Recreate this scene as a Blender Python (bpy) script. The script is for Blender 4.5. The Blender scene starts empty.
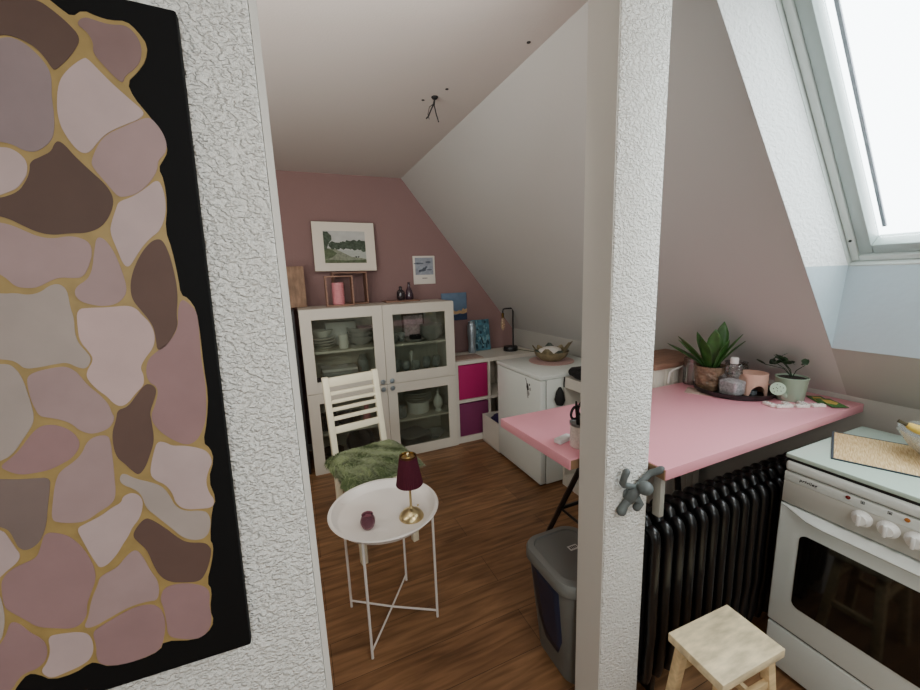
SKY, FILL, FILL2, FILL3, EXPO, LOOK = 9.5, 26, 7, 14, 0.28, 'None'  # sky strength, power of the three added fill lights, exposure, look
import bpy, bmesh, math, random
from mathutils import Vector, Matrix
C = bpy.context.scene.collection
PI = math.pi
random.seed(7)

# ---------------------------------------------------------------- materials
def lin(c):
    return tuple(((v/255)/12.92 if v/255 <= .04045 else ((v/255+.055)/1.055)**2.4) for v in c) + (1,)

def mat(name, col, rough=.5, metal=0, spec=.5, bump=None, var=None, trans=0, ior=1.45, sheen=0):
    """col sRGB 0-255; bump=(scale, distance, detail); var=(scale, amount, stretch xyz)"""
    m = bpy.data.materials.new(name); m.use_nodes = True
    nt = m.node_tree; N = nt.nodes; L = nt.links
    b = N['Principled BSDF']
    b.inputs['Base Color'].default_value = lin(col)
    b.inputs['Roughness'].default_value = rough
    b.inputs['Metallic'].default_value = metal
    b.inputs['Specular IOR Level'].default_value = spec
    if trans:
        b.inputs['Transmission Weight'].default_value = trans
        b.inputs['IOR'].default_value = ior
    if sheen:
        b.inputs['Sheen Weight'].default_value = sheen
    if bump or var:
        tc = N.new('ShaderNodeTexCoord')
    if var:
        mp = N.new('ShaderNodeMapping'); L.new(tc.outputs['Object'], mp.inputs['Vector'])
        if len(var) > 2: mp.inputs['Scale'].default_value = var[2]
        n = N.new('ShaderNodeTexNoise'); n.inputs['Scale'].default_value = var[0]
        n.inputs['Detail'].default_value = 5; L.new(mp.outputs['Vector'], n.inputs['Vector'])
        mx = N.new('ShaderNodeMix'); mx.data_type = 'RGBA'
        mx.inputs[6].default_value = tuple(max(0, v*(1-var[1])) for v in lin(col)[:3]) + (1,)
        mx.inputs[7].default_value = tuple(min(1, v*(1+var[1])) for v in lin(col)[:3]) + (1,)
        cr = N.new('ShaderNodeMapRange'); cr.inputs[1].default_value = .3; cr.inputs[2].default_value = .7
        L.new(n.outputs['Fac'], cr.inputs[0]); L.new(cr.outputs[0], mx.inputs[0])
        L.new(mx.outputs[2], b.inputs['Base Color'])
    if bump:
        n2 = N.new('ShaderNodeTexNoise'); n2.inputs['Scale'].default_value = bump[0]
        n2.inputs['Detail'].default_value = bump[2] if len(bump) > 2 else 3
        L.new(tc.outputs['Object'], n2.inputs['Vector'])
        bp = N.new('ShaderNodeBump'); bp.inputs['Distance'].default_value = bump[1]
        bp.inputs['Strength'].default_value = 1
        L.new(n2.outputs['Fac'], bp.inputs['Height']); L.new(bp.outputs['Normal'], b.inputs['Normal'])
    return m

def glass_mat(name, tint=(235, 240, 238), refl=.12, rough=.02):
    m = bpy.data.materials.new(name); m.use_nodes = True
    nt = m.node_tree; N = nt.nodes; L = nt.links
    N.remove(N['Principled BSDF']); out = N['Material Output']
    t = N.new('ShaderNodeBsdfTransparent'); t.inputs['Color'].default_value = lin(tint)
    g = N.new('ShaderNodeBsdfGlossy'); g.inputs['Roughness'].default_value = rough
    f = N.new('ShaderNodeLayerWeight'); f.inputs['Blend'].default_value = .35
    r = N.new('ShaderNodeMapRange'); r.inputs[3].default_value = refl*.5; r.inputs[4].default_value = min(1, refl*5)
    mx = N.new('ShaderNodeMixShader')
    L.new(f.outputs['Fresnel'], r.inputs[0]); L.new(r.outputs[0], mx.inputs[0])
    L.new(t.outputs[0], mx.inputs[1]); L.new(g.outputs[0], mx.inputs[2]); L.new(mx.outputs[0], out.inputs['Surface'])
    return m

def plaster(name, col, scale=75, dist=.006):
    m = bpy.data.materials.new(name); m.use_nodes = True
    nt = m.node_tree; N = nt.nodes; L = nt.links; b = N['Principled BSDF']
    b.inputs['Base Color'].default_value = lin(col); b.inputs['Roughness'].default_value = .85
    b.inputs['Specular IOR Level'].default_value = .2
    tc = N.new('ShaderNodeTexCoord')
    mp = N.new('ShaderNodeMapping'); mp.inputs['Rotation'].default_value = (0, .6, .4); mp.inputs['Scale'].default_value = (1, 1, 1.5)
    L.new(tc.outputs['Object'], mp.inputs['Vector'])
    n = N.new('ShaderNodeTexNoise'); n.inputs['Scale'].default_value = scale; n.inputs['Detail'].default_value = 2
    n.inputs['Roughness'].default_value = .45; n.inputs['Distortion'].default_value = .35
    L.new(mp.outputs['Vector'], n.inputs['Vector'])
    n2 = N.new('ShaderNodeTexNoise'); n2.inputs['Scale'].default_value = scale*2.3; n2.inputs['Detail'].default_value = 2
    L.new(tc.outputs['Object'], n2.inputs['Vector'])
    mr = N.new('ShaderNodeMapRange'); mr.inputs[1].default_value = .40; mr.inputs[2].default_value = .64
    mr.interpolation_type = 'SMOOTHSTEP'; L.new(n.outputs['Fac'], mr.inputs[0])
    ad = N.new('ShaderNodeMath'); ad.operation = 'MULTIPLY_ADD'
    L.new(n2.outputs['Fac'], ad.inputs[0]); ad.inputs[1].default_value = .7; L.new(mr.outputs[0], ad.inputs[2])
    bp = N.new('ShaderNodeBump'); bp.inputs['Distance'].default_value = dist; bp.inputs['Strength'].default_value = 1
    L.new(ad.outputs[0], bp.inputs['Height']); L.new(bp.outputs['Normal'], b.inputs['Normal'])
    return m

def floor_mat():
    m = bpy.data.materials.new('plank_floor'); m.use_nodes = True
    nt = m.node_tree; N = nt.nodes; L = nt.links; b = N['Principled BSDF']
    tc = N.new('ShaderNodeTexCoord')
    br = N.new('ShaderNodeTexBrick'); L.new(tc.outputs['Object'], br.inputs['Vector'])
    br.inputs['Scale'].default_value = 1; br.inputs['Brick Width'].default_value = 1.25; br.inputs['Row Height'].default_value = .185
    br.inputs['Mortar Size'].default_value = .0012; br.offset = .37; br.inputs['Bias'].default_value = 0
    br.inputs['Color1'].default_value = lin((152, 114, 80)); br.inputs['Color2'].default_value = lin((132, 96, 66))
    br.inputs['Mortar'].default_value = lin((78, 55, 38))
    mp = N.new('ShaderNodeMapping'); mp.inputs['Scale'].default_value = (1.6, 16, 1)
    L.new(tc.outputs['Object'], mp.inputs['Vector'])
    n = N.new('ShaderNodeTexNoise'); n.inputs['Scale'].default_value = 2.2; n.inputs['Detail'].default_value = 7; n.inputs['Distortion'].default_value = .6
    L.new(mp.outputs['Vector'], n.inputs['Vector'])
    cr = N.new('ShaderNodeValToRGB'); e = cr.color_ramp.elements
    e[0].position = .3; e[0].color = (.34, .31, .28, 1); e[1].position = .68; e[1].color = (1.12, 1.1, 1.08, 1)
    L.new(n.outputs['Fac'], cr.inputs[0])
    mx = N.new('ShaderNodeMix'); mx.data_type = 'RGBA'; mx.blend_type = 'MULTIPLY'; mx.inputs[0].default_value = .85
    L.new(br.outputs['Color'], mx.inputs[6]); L.new(cr.outputs[0], mx.inputs[7]); L.new(mx.outputs[2], b.inputs['Base Color'])
    b.inputs['Roughness'].default_value = .42; b.inputs['Specular IOR Level'].default_value = .35
    bp = N.new('ShaderNodeBump'); bp.inputs['Distance'].default_value = .001; bp.inputs['Strength'].default_value = .4
    L.new(br.outputs['Fac'], bp.inputs['Height']); bp.invert = True; L.new(bp.outputs['Normal'], b.inputs['Normal'])
    return m

def mat_weave(name, c1, c2):
    m = bpy.data.materials.new(name); m.use_nodes = True
    nt = m.node_tree; N = nt.nodes; L = nt.links; b = N['Principled BSDF']
    tc = N.new('ShaderNodeTexCoord')
    w = N.new('ShaderNodeTexWave'); w.inputs['Scale'].default_value = 60; w.inputs['Distortion'].default_value = 1.5; w.bands_direction = 'X'
    L.new(tc.outputs['Object'], w.inputs['Vector'])
    mp = N.new('ShaderNodeMapping'); mp.inputs['Scale'].default_value = (14, 160, 1); L.new(tc.outputs['Object'], mp.inputs['Vector'])
    n = N.new('ShaderNodeTexNoise'); n.inputs['Scale'].default_value = 2; n.inputs['Detail'].default_value = 4; L.new(mp.outputs['Vector'], n.inputs['Vector'])
    mm = N.new('ShaderNodeMath'); mm.operation = 'MULTIPLY_ADD'; L.new(w.outputs['Fac'], mm.inputs[0]); mm.inputs[1].default_value = .25; L.new(n.outputs['Fac'], mm.inputs[2])
    mr = N.new('ShaderNodeMapRange'); mr.inputs[1].default_value = .42; mr.inputs[2].default_value = .82; L.new(mm.outputs[0], mr.inputs[0])
    mx = N.new('ShaderNodeMix'); mx.data_type = 'RGBA'; mx.inputs[6].default_value = lin(c1); mx.inputs[7].default_value = lin(c2)
    L.new(mr.outputs[0], mx.inputs[0]); L.new(mx.outputs[2], b.inputs['Base Color']); b.inputs['Roughness'].default_value = .7
    return m

M = {}
def defm(k, *a, **kw): M[k] = mat(k, *a, **kw)
M['plaster'] = plaster('rough_plaster', (236, 234, 227), 100, .0040)
M['plaster_soft'] = plaster('soft_plaster', (234, 236, 235), 60, .0016)
defm('smooth_white', (212, 208, 200), .6, bump=(14, .0012, 2))
defm('ceiling_white', (205, 198, 192), .8, bump=(120, .0006, 3))
defm('slope_white', (190, 189, 185), .8, bump=(30, .001, 3))
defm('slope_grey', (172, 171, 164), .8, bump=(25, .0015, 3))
defm('mauve_wall', (139, 110, 107), .85, bump=(90, .0015, 3))
M['floor'] = floor_mat()
defm('cabinet_white', (208, 202, 189), .45)
defm('shelf_white', (208, 203, 192), .5)
defm('chair_white', (238, 230, 202), .4, var=(20, .03))
defm('metal_white', (226, 220, 213), .35)
defm('table_pink', (222, 150, 162), .32, spec=.45)
defm('wood_pale', (214, 186, 140), .6, var=(9, .22, (1, 5, 5)))
defm('wood_stool', (220, 202, 164), .55, var=(26, .3, (.5, 1.6, 1)))
defm('wood_brown', (138, 104, 86), .6, var=(8, .25, (1, 8, 8)))
defm('wood_carved', (138, 110, 88), .7, var=(10, .35, (3, 1, 1)), bump=(18, .01, 2))
defm('radiator_black', (17, 17, 18), .28, spec=.55)
defm('black_metal', (22, 21, 22), .4)
defm('black_matte', (20, 19, 20), .75)
defm('charcoal', (44, 44, 46), .6)
defm('canvas_black', (16, 15, 15), .8, spec=.15)
defm('gold_paint', (152, 126, 74), .5, metal=.0, var=(40, .12))
for k, c in dict(k=(88, 68, 60), d=(94, 72, 64), g=(137, 119, 119), u=(126, 101, 98), l=(178, 156, 153), m=(156, 131, 129), t=(161, 147, 139), p=(186, 160, 156), v=(145, 114, 113), b=(117, 100, 94)).items():
    defm('stone_'+k, c, .6, spec=.25, var=(14, .07))
defm('enamel_white', (222, 228, 223), .22, var=(3, .015))
defm('enamel_grey', (190, 189, 180), .3)
defm('hob_mint', (190, 210, 196), .2)
defm('oven_glass', (14, 13, 12), .06, spec=.7)
defm('knob_white', (232, 232, 228), .2)
defm('seam_black', (18, 18, 20), .5)
defm('lamp_red', (110, 28, 24), .2)
defm('lamp_amber', (168, 100, 36), .2)
defm('print_dark', (40, 42, 44), .6)
M['bamboo'] = mat_weave('bamboo_mat', (186, 142, 84), (240, 216, 168))
defm('cloth_dark', (58, 66, 74), .8)
defm('bin_grey', (104, 104, 99), .5, bump=(300, .0004, 2))
defm('bin_lid', (112, 113, 109), .5, bump=(300, .0004, 2))
defm('bin_blue', (26, 36, 62), .45)
defm('label_white', (225, 225, 220), .6)
defm('brass', (206, 188, 142), .3, metal=1)
defm('brass_dark', (120, 96, 52), .35, metal=1)
defm('burgundy', (68, 20, 34), .8, spec=.2)
M['mauve_glass'] = mat('mauve_glass', (156, 104, 120), .08, trans=.75, ior=1.4)
defm('cushion_green', (124, 136, 94), .9, sheen=.3)
defm('cushion_dark', (82, 96, 60), .9)
defm('magenta_fabric', (168, 14, 92), .8, bump=(400, .0008, 2))
defm('plum_fabric', (112, 40, 82), .85, bump=(400, .0008, 2))
defm('purple_cloth', (42, 30, 74), .9, bump=(30, .02, 3))
defm('paper_cream', (226, 218, 204), .7)
defm('paper_white', (222, 216, 206), .7)
defm('frame_brown', (96, 72, 56), .5)
defm('pic_sky', (188, 190, 186), .8, var=(18, .08)); defm('pic_tree', (70, 82, 68), .8, var=(60, .45)); defm('pic_grass', (88, 100, 74), .8, var=(50, .35))
defm('pic_water', (172, 178, 170), .8, var=(40, .12, (1, 1, 4))); defm('pic_bank', (128, 134, 116), .8, var=(50, .3)); defm('pic_dark', (40, 42, 40), .8)
defm('pic_grey', (150, 156, 166), .8, var=(40, .2)); defm('pic_slate', (92, 98, 110), .8, var=(50, .3))
defm('pic_blue', (98, 120, 144), .8, var=(14, .14)); defm('pic_orange', (190, 156, 116), .8, var=(30, .18)); defm('pic_navy', (42, 56, 84), .8, var=(30, .3))
defm('pic_teal', (66, 110, 126), .7, var=(22, .5), bump=(60, .003, 3)); defm('pic_tealdark', (24, 48, 62), .7, var=(50, .4)); defm('pic_teallight', (112, 150, 158), .7, var=(50, .3))
defm('rose_ceramic', (206, 134, 140), .4); defm('terracotta', (206, 164, 146), .6, var=(30, .05))
defm('bottle_dark', (46, 40, 44), .12, spec=.7); defm('bottle_purple', (62, 46, 56), .12, spec=.7)
defm('silver', (160, 172, 180), .3, metal=.7, bump=(60, .006, 2))
defm('runner', (168, 144, 132), .85, var=(30, .2)); defm('knit_pink', (178, 146, 140), .95, bump=(160, .006, 2))
defm('leaf_olive', (126, 114, 86), .55, var=(24, .35)); defm('leaf_slate', (62, 72, 62), .5, var=(30, .3))
defm('cloth_white', (216, 212, 204), .9, bump=(40, .01, 3)); defm('soil', (40, 31, 24), .95, bump=(120, .01, 3))
defm('plant_green', (54, 92, 42), .4, var=(26, .4)); defm('plant_edge', (128, 146, 70), .45); defm('vine_green', (34, 58, 34), .45, var=(30, .3))
defm('pot_bronze', (116, 94, 74), .12, spec=.7, var=(22, .55), bump=(55, .012, 3))
defm('mint', (150, 170, 150), .4); defm('mint_light', (176, 200, 176), .4)
defm('tile_white', (226, 220, 212), .45, var=(150, .15)); defm('tile_mark', (110, 96, 88), .6)
defm('seed_green', (62, 104, 52), .5, var=(30, .3)); defm('seed_yellow', (196, 168, 84), .5, var=(40, .25))
M['clear'] = glass_mat('clear_glass', (246, 248, 247), .16); M['pane'] = glass_mat('cabinet_pane', (232, 236, 232), .09)
M['skypane'] = glass_mat('skylight_pane', (250, 252, 252), .04)
M['cut_glass'] = mat('cut_glass', (235, 238, 236), .08, trans=.8, ior=1.45)
M['amber_glass'] = mat('amber_glass', (240, 214, 184), .08, trans=.8, ior=1.4)
defm('crystals', (222, 216, 222), .7, bump=(250, .01, 3), var=(120, .3))
defm('china', (226, 224, 216), .25, spec=.6); defm('china_grey', (168, 166, 162), .35); defm('dish_dark', (52, 50, 50), .3); defm('dish_purple', (70, 56, 82), .35)
defm('box_white', (208, 206, 202), .6); defm('box_grey', (150, 150, 148), .6); defm('card_pink', (214, 184, 190), .7, var=(60, .45))
defm('banana', (226, 190, 84), .5, var=(20, .12)); defm('banana_tip', (70, 62, 36), .7)
defm('grey_rubber', (88, 94, 93), .55)
defm('window_white', (206, 214, 210), .3); defm('window_grey', (160, 172, 168), .35)
defm('sill_white', (178, 193, 200), .6, bump=(40, .0012, 2)); defm('strip_grey', (128, 130, 138), .5); defm('wood_raw', (128, 98, 70), .7, var=(20, .2)); defm('support_grey', (150, 148, 138), .6); defm('steel', (150, 150, 150), .3, metal=1); defm('cord_green', (96, 100, 74), .6); defm('scissor_red', (120, 30, 34), .4); defm('wire_white', (216, 212, 206), .4)

# ---------------------------------------------------------------- mesh builder
class MB:
    def __init__(s): s.bm = bmesh.new(); s.i = 0
    def put(s, t, Mx=None):
        if Mx is not None: bmesh.ops.transform(t, matrix=Mx, verts=t.verts)
        for f in t.faces: f.material_index = s.i
        me = bpy.data.meshes.new('tmp'); t.to_mesh(me); t.free(); s.bm.from_mesh(me); bpy.data.meshes.remove(me)
        return s
    def mi(s, i): s.i = i; return s
    def hexa(s, p, bev=0, seg=2, Mx=None):
        t = bmesh.new(); v = [t.verts.new(q) for q in p]
        for f in ((0, 3, 2, 1), (4, 5, 6, 7), (0, 1, 5, 4), (1, 2, 6, 5), (2, 3, 7, 6), (3, 0, 4, 7)): t.faces.new([v[k] for k in f])
        bmesh.ops.recalc_face_normals(t, faces=t.faces)
        if bev: bmesh.ops.bevel(t, geom=t.edges[:], offset=bev, segments=seg, profile=.5, affect='EDGES')
        return s.put(t, Mx)
    def box(s, x0, x1, y0, y1, z0, z1, bev=0, seg=2, Mx=None):
        return s.hexa([(x0, y0, z0), (x1, y0, z0), (x1, y1, z0), (x0, y1, z0), (x0, y0, z1), (x1, y0, z1), (x1, y1, z1), (x0, y1, z1)], bev, seg, Mx)
    def prism(s, poly, a, b, axis='z', bev=0, seg=2, Mx=None, side=None):
        """poly in the plane across the axis: z->(x,y), y->(x,z), x->(y,z)"""
        f3 = {'z': lambda p, h: (p[0], p[1], h), 'y': lambda p, h: (p[0], h, p[1]), 'x': lambda p, h: (h, p[0], p[1])}[axis]
        t = bmesh.new(); lo = [t.verts.new(f3(p, a)) for p in poly]; hi = [t.verts.new(f3(p, b)) for p in poly]
        n = len(poly); t.faces.new(lo); t.faces.new(hi[::-1])
        for k in range(n): t.faces.new((lo[k], hi[k], hi[(k+1) % n], lo[(k+1) % n]))
        bmesh.ops.recalc_face_normals(t, faces=t.faces)
        if bev: bmesh.ops.bevel(t, geom=t.edges[:], offset=bev, segments=seg, profile=.5, affect='EDGES')
        return s.put(t, Mx)
    def lathe(s, prof, c=(0, 0, 0), n=28, Mx=None, sx=1, sy=1, fl=None):
        t = bmesh.new(); rings = []
        for (r, z) in prof:
            if r < 1e-6: rings.append([t.verts.new((c[0], c[1], c[2]+z))])
            else:
                ring = []
                for k in range(n):
                    a = 2*PI*k/n; rr = r*(fl(a) if fl else 1)
                    ring.append(t.verts.new((c[0]+rr*sx*math.cos(a), c[1]+rr*sy*math.sin(a), c[2]+z)))
                rings.append(ring)
        for A, B in zip(rings, rings[1:]):
            for k in range(n):
                if len(A) == 1 and len(B) == 1: break
                if len(A) == 1: t.faces.new((A[0], B[k], B[(k+1) % n]))
                elif len(B) == 1: t.faces.new((A[k], A[(k+1) % n], B[0]))
                else: t.faces.new((A[k], A[(k+1) % n], B[(k+1) % n], B[k]))
        for R in (rings[0], rings[-1]):
            if len(R) > 1 and prof[0] != prof[-1]: t.faces.new(R)
        bmesh.ops.remove_doubles(t, verts=t.verts, dist=1e-7)
        bmesh.ops.recalc_face_normals(t, faces=t.faces)
        return s.put(t, Mx)
    def tube(s, path, r, n=10, closed=False, Mx=None, round_ends=False):
        P = [Vector(p) for p in path]; t = bmesh.new(); rs = r if isinstance(r, (list, tuple)) else [r]*len(P)
        if round_ends and not closed:
            rs = list(rs); d0 = (P[0]-P[1]).normalized(); d1 = (P[-1]-P[-2]).normalized(); r0, r1 = rs[0], rs[-1]
            P = [P[0]+d0*r0*.9, P[0]+d0*r0*.6] + P + [P[-1]+d1*r1*.6, P[-1]+d1*r1*.9]
            rs = [r0*.3, r0*.75] + rs + [r1*.75, r1*.3]
        m = len(P); rings = []
        prev = None
        for k in range(m):
            if closed: d = P[(k+1) % m]-P[k-1]
            else: d = P[min(k+1, m-1)]-P[max(k-1, 0)]
            d.normalize()
            if prev is None:
                u = d.orthogonal().normalized()
            else:
                u = (prev-d*prev.dot(d))
                u = u.normalized() if u.length > 1e-6 else d.orthogonal().normalized()
            prev = u; w = d.cross(u)
            rings.append([t.verts.new(P[k]+(u*math.cos(2*PI*j/n)+w*math.sin(2*PI*j/n))*rs[k]) for j in range(n)])
        for k in range(m if closed else m-1):
            A, B = rings[k], rings[(k+1) % m]
            for j in range(n): t.faces.new((A[j], A[(j+1) % n], B[(j+1) % n], B[j]))
        if not closed: t.faces.new(rings[0]); t.faces.new(rings[-1][::-1])
        bmesh.ops.recalc_face_normals(t, faces=t.faces)
        return s.put(t, Mx)
    def ball(s, c, r, sc=(1, 1, 1), sub=2, Mx=None, jit=0):
        t = bmesh.new(); bmesh.ops.create_icosphere(t, subdivisions=sub, radius=r)
        for v in t.verts:
            k = 1+random.uniform(-jit, jit) if jit else 1
            v.co = Vector((c[0]+v.co.x*sc[0]*k, c[1]+v.co.y*sc[1]*k, c[2]+v.co.z*sc[2]*k))
        return s.put(t, Mx)
    def poly(s, pts):
        t = bmesh.new(); t.faces.new([t.verts.new(p) for p in pts]); return s.put(t)
    def grid(s, rows):
        t = bmesh.new(); V = [[t.verts.new(p) for p in r] for r in rows]
        for A, B in zip(V, V[1:]):
            for k in range(len(A)-1): t.faces.new((A[k], A[k+1], B[k+1], B[k]))
        return s.put(t)
    def build(s, name, m, parent=None, smooth=35):
        me = bpy.data.meshes.new(name); s.bm.to_mesh(me); s.bm.free()
        for q in (m if isinstance(m, (list, tuple)) else [m]): me.materials.append(M[q])
        if smooth:
            for p in me.polygons: p.use_smooth = True
            me.set_sharp_from_angle(angle=math.radians(smooth))
        o = bpy.data.objects.new(name, me); C.objects.link(o)
        if parent is not None: o.parent = parent
        return o

def tag(o, label, cat, group=None):
    o['label'] = label; o['category'] = cat
    if group: o['group'] = group
    return o
def thing(name, label, cat, loc=(0, 0, 0), rz=0, group=None):
    o = bpy.data.objects.new(name, None); C.objects.link(o); o.empty_display_size = .05
    o.location = loc; o.rotation_euler = (0, 0, rz); return tag(o, label, cat, group)
def struct(o): o['kind'] = 'structure'; return o
def dup(root, loc, rz=None, label=None, group=None):
    r = root.copy(); C.objects.link(r); r.location = loc
    if rz is not None: r.rotation_euler = (0, 0, rz)
    if label: r['label'] = label
    if group: r['group'] = group
    for ch in list(root.children):
        c = ch.copy(); C.objects.link(c); c.parent = r
        for g in ch.children:
            d = g.copy(); C.objects.link(d); d.parent = c
    return r
def chaikin(p, n=2):
    for _ in range(n):
        q = []
        for k in range(len(p)):
            a, b = p[k], p[(k+1) % len(p)]
            q += [(a[0]*.75+b[0]*.25, a[1]*.75+b[1]*.25), (a[0]*.25+b[0]*.75, a[1]*.25+b[1]*.75)]
        p = q
    return p
def rrect(w, d, r, n=5):
    out = []
    for cx, cy, a0 in ((w/2-r, d/2-r, 0), (-w/2+r, d/2-r, PI/2), (-w/2+r, -d/2+r, PI), (w/2-r, -d/2+r, 1.5*PI)):
        for k in range(n+1): a = a0+PI/2*k/n; out.append((cx+r*math.cos(a), cy+r*math.sin(a)))
    return out
def loft(mb, sections, cap=True):
    """sections: list of (outline[(x,y)], z)"""
    t = bmesh.new(); R = [[t.verts.new((x, y, z)) for x, y in o] for o, z in sections]; n = len(R[0])
    for A, B in zip(R, R[1:]):
        for k in range(n): t.faces.new((A[k], A[(k+1) % n], B[(k+1) % n], B[k]))
    if cap: t.faces.new(R[0][::-1]); t.faces.new(R[-1])
    bmesh.ops.recalc_face_normals(t, faces=t.faces)
    return mb.put(t)
def pts(s): return [tuple(int(v)/1000 for v in t.split(',')) for t in s.split()]

# ================================================================ THE SETTING
YB, ZC, XK, ZK, XG = 3.52, 2.35, 2.103, .926, .988      # back wall, ceiling, knee wall, knee height, ridge of the slope
X0, YF = -1.7, -2.4
struct(MB().box(X0-.1, XK+.2, YF-.1, YB+.1, -.1, 0).build('floor', 'floor'))
ceil = struct(MB().box(X0-.1, XG+.05, YF-.1, YB+.1, ZC, ZC+.15).build('ceiling', 'ceiling_white'))
struct(MB().box(X0-.1, XK+.4, YB, YB+.15, 0, ZC+.1).build('wall_back', 'mauve_wall'))
struct(MB().box(X0-.15, X0, YF-.1, YB+.1, 0, ZC+.1).build('wall_left', 'smooth_white'))
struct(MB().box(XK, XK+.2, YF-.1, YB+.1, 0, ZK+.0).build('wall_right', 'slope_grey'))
# wall behind the camera with a tall window
w = MB(); w.box(X0, -1.1, YF-.15, YF, 0, ZC); w.box(-.1, XK, YF-.15, YF, 0, ZC); w.box(-1.1, -.1, YF-.15, YF, 0, .85); w.box(-1.1, -.1, YF-.15, YF, 2.1, ZC)
struct(w.build('wall_front', 'smooth_white'))
f = MB()
for a in ((-1.1, -1.04, .85, 2.1), (-.16, -.1, .85, 2.1), (-1.04, -.16, .85, .91), (-1.04, -.16, 2.04, 2.1), (-.63, -.57, .91, 2.04)): f.box(a[0], a[1], YF-.11, YF-.05, a[2], a[3], .006)
w2 = struct(f.build('window_2', 'window_white')); MB().box(-1.04, -.16, YF-.085, YF-.08, .91, 2.04).build('pane', 'skypane', w2)
# partition wall whose end stands left of the opening, the post right of it
struct(MB().prism([(X0, .775), (-.0203, .775), (-.0185, .7765), (-.007, .887), (X0, .887)], 0, ZC, 'z').build('wall_partition', ['plaster']))
struct(MB().box(-.0168, -.0052, .782, .8885, 0, ZC).build('trim_1', 'smooth_white'))
p = MB(); p.mi(0).box(.7665, .93, .775, .887, 0, ZC, .004); p.mi(1).box(.7640, .7668, .779, .886, 0, ZC)
struct(p.build('wall_post', ['plaster', 'smooth_white']))
# sloping wall with the roof window
S0 = Vector((XG, 0, ZC)); T = Vector((XK-XG, 0, ZK-ZC)); SL = T.length; T.normalize(); SN = Vector((-T.z, 0, T.x))
def sp(s, y, o): v = S0+T*s+SN*o; return (v.x, y, v.z)
def slab(mb, s0, s1, y0, y1, o1=.2, s0o=None, s1o=None, y0o=None, y1o=None, off=0):
    g = lambda a, b: b if a is None else a
    a0, a1, b0, b1 = g(s0o, s0), g(s1o, s1), g(y0o, y0), g(y1o, y1)
    return mb.hexa([sp(s0, y0, off), sp(s1, y0, off), sp(s1, y1, off), sp(s0, y1, off), sp(a0, b0, o1), sp(a1, b0, o1), sp(a1, b1, o1), sp(a0, b1, o1)])
YL, YR, SB, SBO, ST, STO = .80, -.16, 1.528, 1.279, .10, .257
m = MB(); slab(m, 0, SL, YL, YB+.1, y0o=.785, s0o=-.16, s1o=SL+.16); slab(m, 0, SL, YF-.1, YR, y1o=-.145, s0o=-.16, s1o=SL+.16)
struct(m.build('wall_slope', 'slope_white'))
m = MB(); slab(m, 0, ST, YR, YL, s0o=-.16, s1o=STO); struct(m.build('wall_slope.001', 'slope_white'))
m = MB(); slab(m, SB, SL+.02, YR, YL, s0o=SBO, s1o=SL+.16, y1o=.785); struct(m.build('wall_slope.002', 'slope_grey'))  # panel below the window: shade and bounce light put into a greyer colour
# plastered window reveal: rough upper side, smooth lower side and upright sill wall
r = MB(); zs = 1.466; sx = (ZC-zs)/-T.z
def quad(mb, a, b, c, d): mb.poly([a, b, c, d])
e = .0015
r.mi(0).poly([sp(ST, YL-e, 0), sp(sx, YL-e, 0), sp(SBO, .785-e, .2), sp(STO, .785-e, .2)])
r.mi(1).poly([sp(sx, YL-e, 0), sp(SB, YL-e, 0), sp(SBO, .785-e, .2)])
a, b = sp(SB, 0, 0), sp(SBO, 0, .2)
r.mi(1).poly([(a[0]-e, YL-e, a[2]), (a[0]-e, YR, a[2]), (b[0]-e, YR, b[2]), (b[0]-e, .785-e, b[2])])
struct(r.build('trim_2', ['plaster_soft', 'sill_white'], smooth=0))
# roof window
def fr(mb, s0, s1, y0, y1, o0, o1, wd, bev=.004):
    for q in ((s0, s1, y1-wd, y1), (s0, s1, y0, y0+wd), (s0, s0+wd, y0+wd, y1-wd), (s1-wd, s1, y0+wd, y1-wd)):
        P = [sp(q[0], q[2], o0), sp(q[1], q[2], o0), sp(q[1], q[3], o0), sp(q[0], q[3], o0), sp(q[0], q[2], o1), sp(q[1], q[2], o1), sp(q[1], q[3], o1), sp(q[0], q[3], o1)]
        mb.hexa(P, bev)
win = struct(bpy.data.objects.new('window_1', None)); C.objects.link(win); win.location = sp(.77, .32, .25)
def wpart(mb, name, m, par=win):
    o = mb.build(name, m); o.parent = par; o.matrix_parent_inverse = Matrix.Translation(-Vector(win.location)) if par is win else Matrix.Identity(4); return o
m = MB(); fr(m, STO-.1, SBO+.1, -.245, .885, .196, .30, .104); frm = wpart(m, 'frame', 'window_white')
m = MB(); fr(m, STO+.005, SBO-.006, -.138, .779, .214, .236, .022, .003); wpart(m, 'frame_lip', 'window_white')
m = MB(); fr(m, STO+.03, SBO-.03, -.118, .757, .222, .285, .038, .004); sash = wpart(m, 'sash', 'window_grey')
m = MB(); m.ball(sp(SBO-.10, .767, .212), .005); wpart(m, 'screw', 'seam_black')
m = MB(); m.hexa([sp(STO+.07, -.075, .262), sp(SBO-.07, -.075, .262), sp(SBO-.07, .715, .262), sp(STO+.07, .715, .262), sp(STO+.07, -.075, .266), sp(SBO-.07, -.075, .266), sp(SBO-.07, .715, .266), sp(STO+.07, .715, .266)]); wpart(m, 'pane', 'skypane')
m = MB(); m.hexa([sp(a, b, c) for c in (.268, .276) for a, b in ((.28, .687), (SBO-.11, .691), (SBO-.11, .701), (.28, .697))]); wpart(m, 'pane_strip', 'strip_grey')  # thin grey strip just outside the pane, along its left edge
# drill holes in ceiling and slope
d = MB()
for x, y in ((.699, 2.002), (.770, 1.857), (.93, 1.408)): d.lathe([(0, -.0015), (.008, -.0015), (.008, 0)], (x, y, ZC), 12)
d.build('drill_hole', 'seam_black', ceil)
# baseboards
struct(MB().box(X0, XK, YB-.014, YB, 0, .06).build('baseboard_back', 'smooth_white'))

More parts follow.
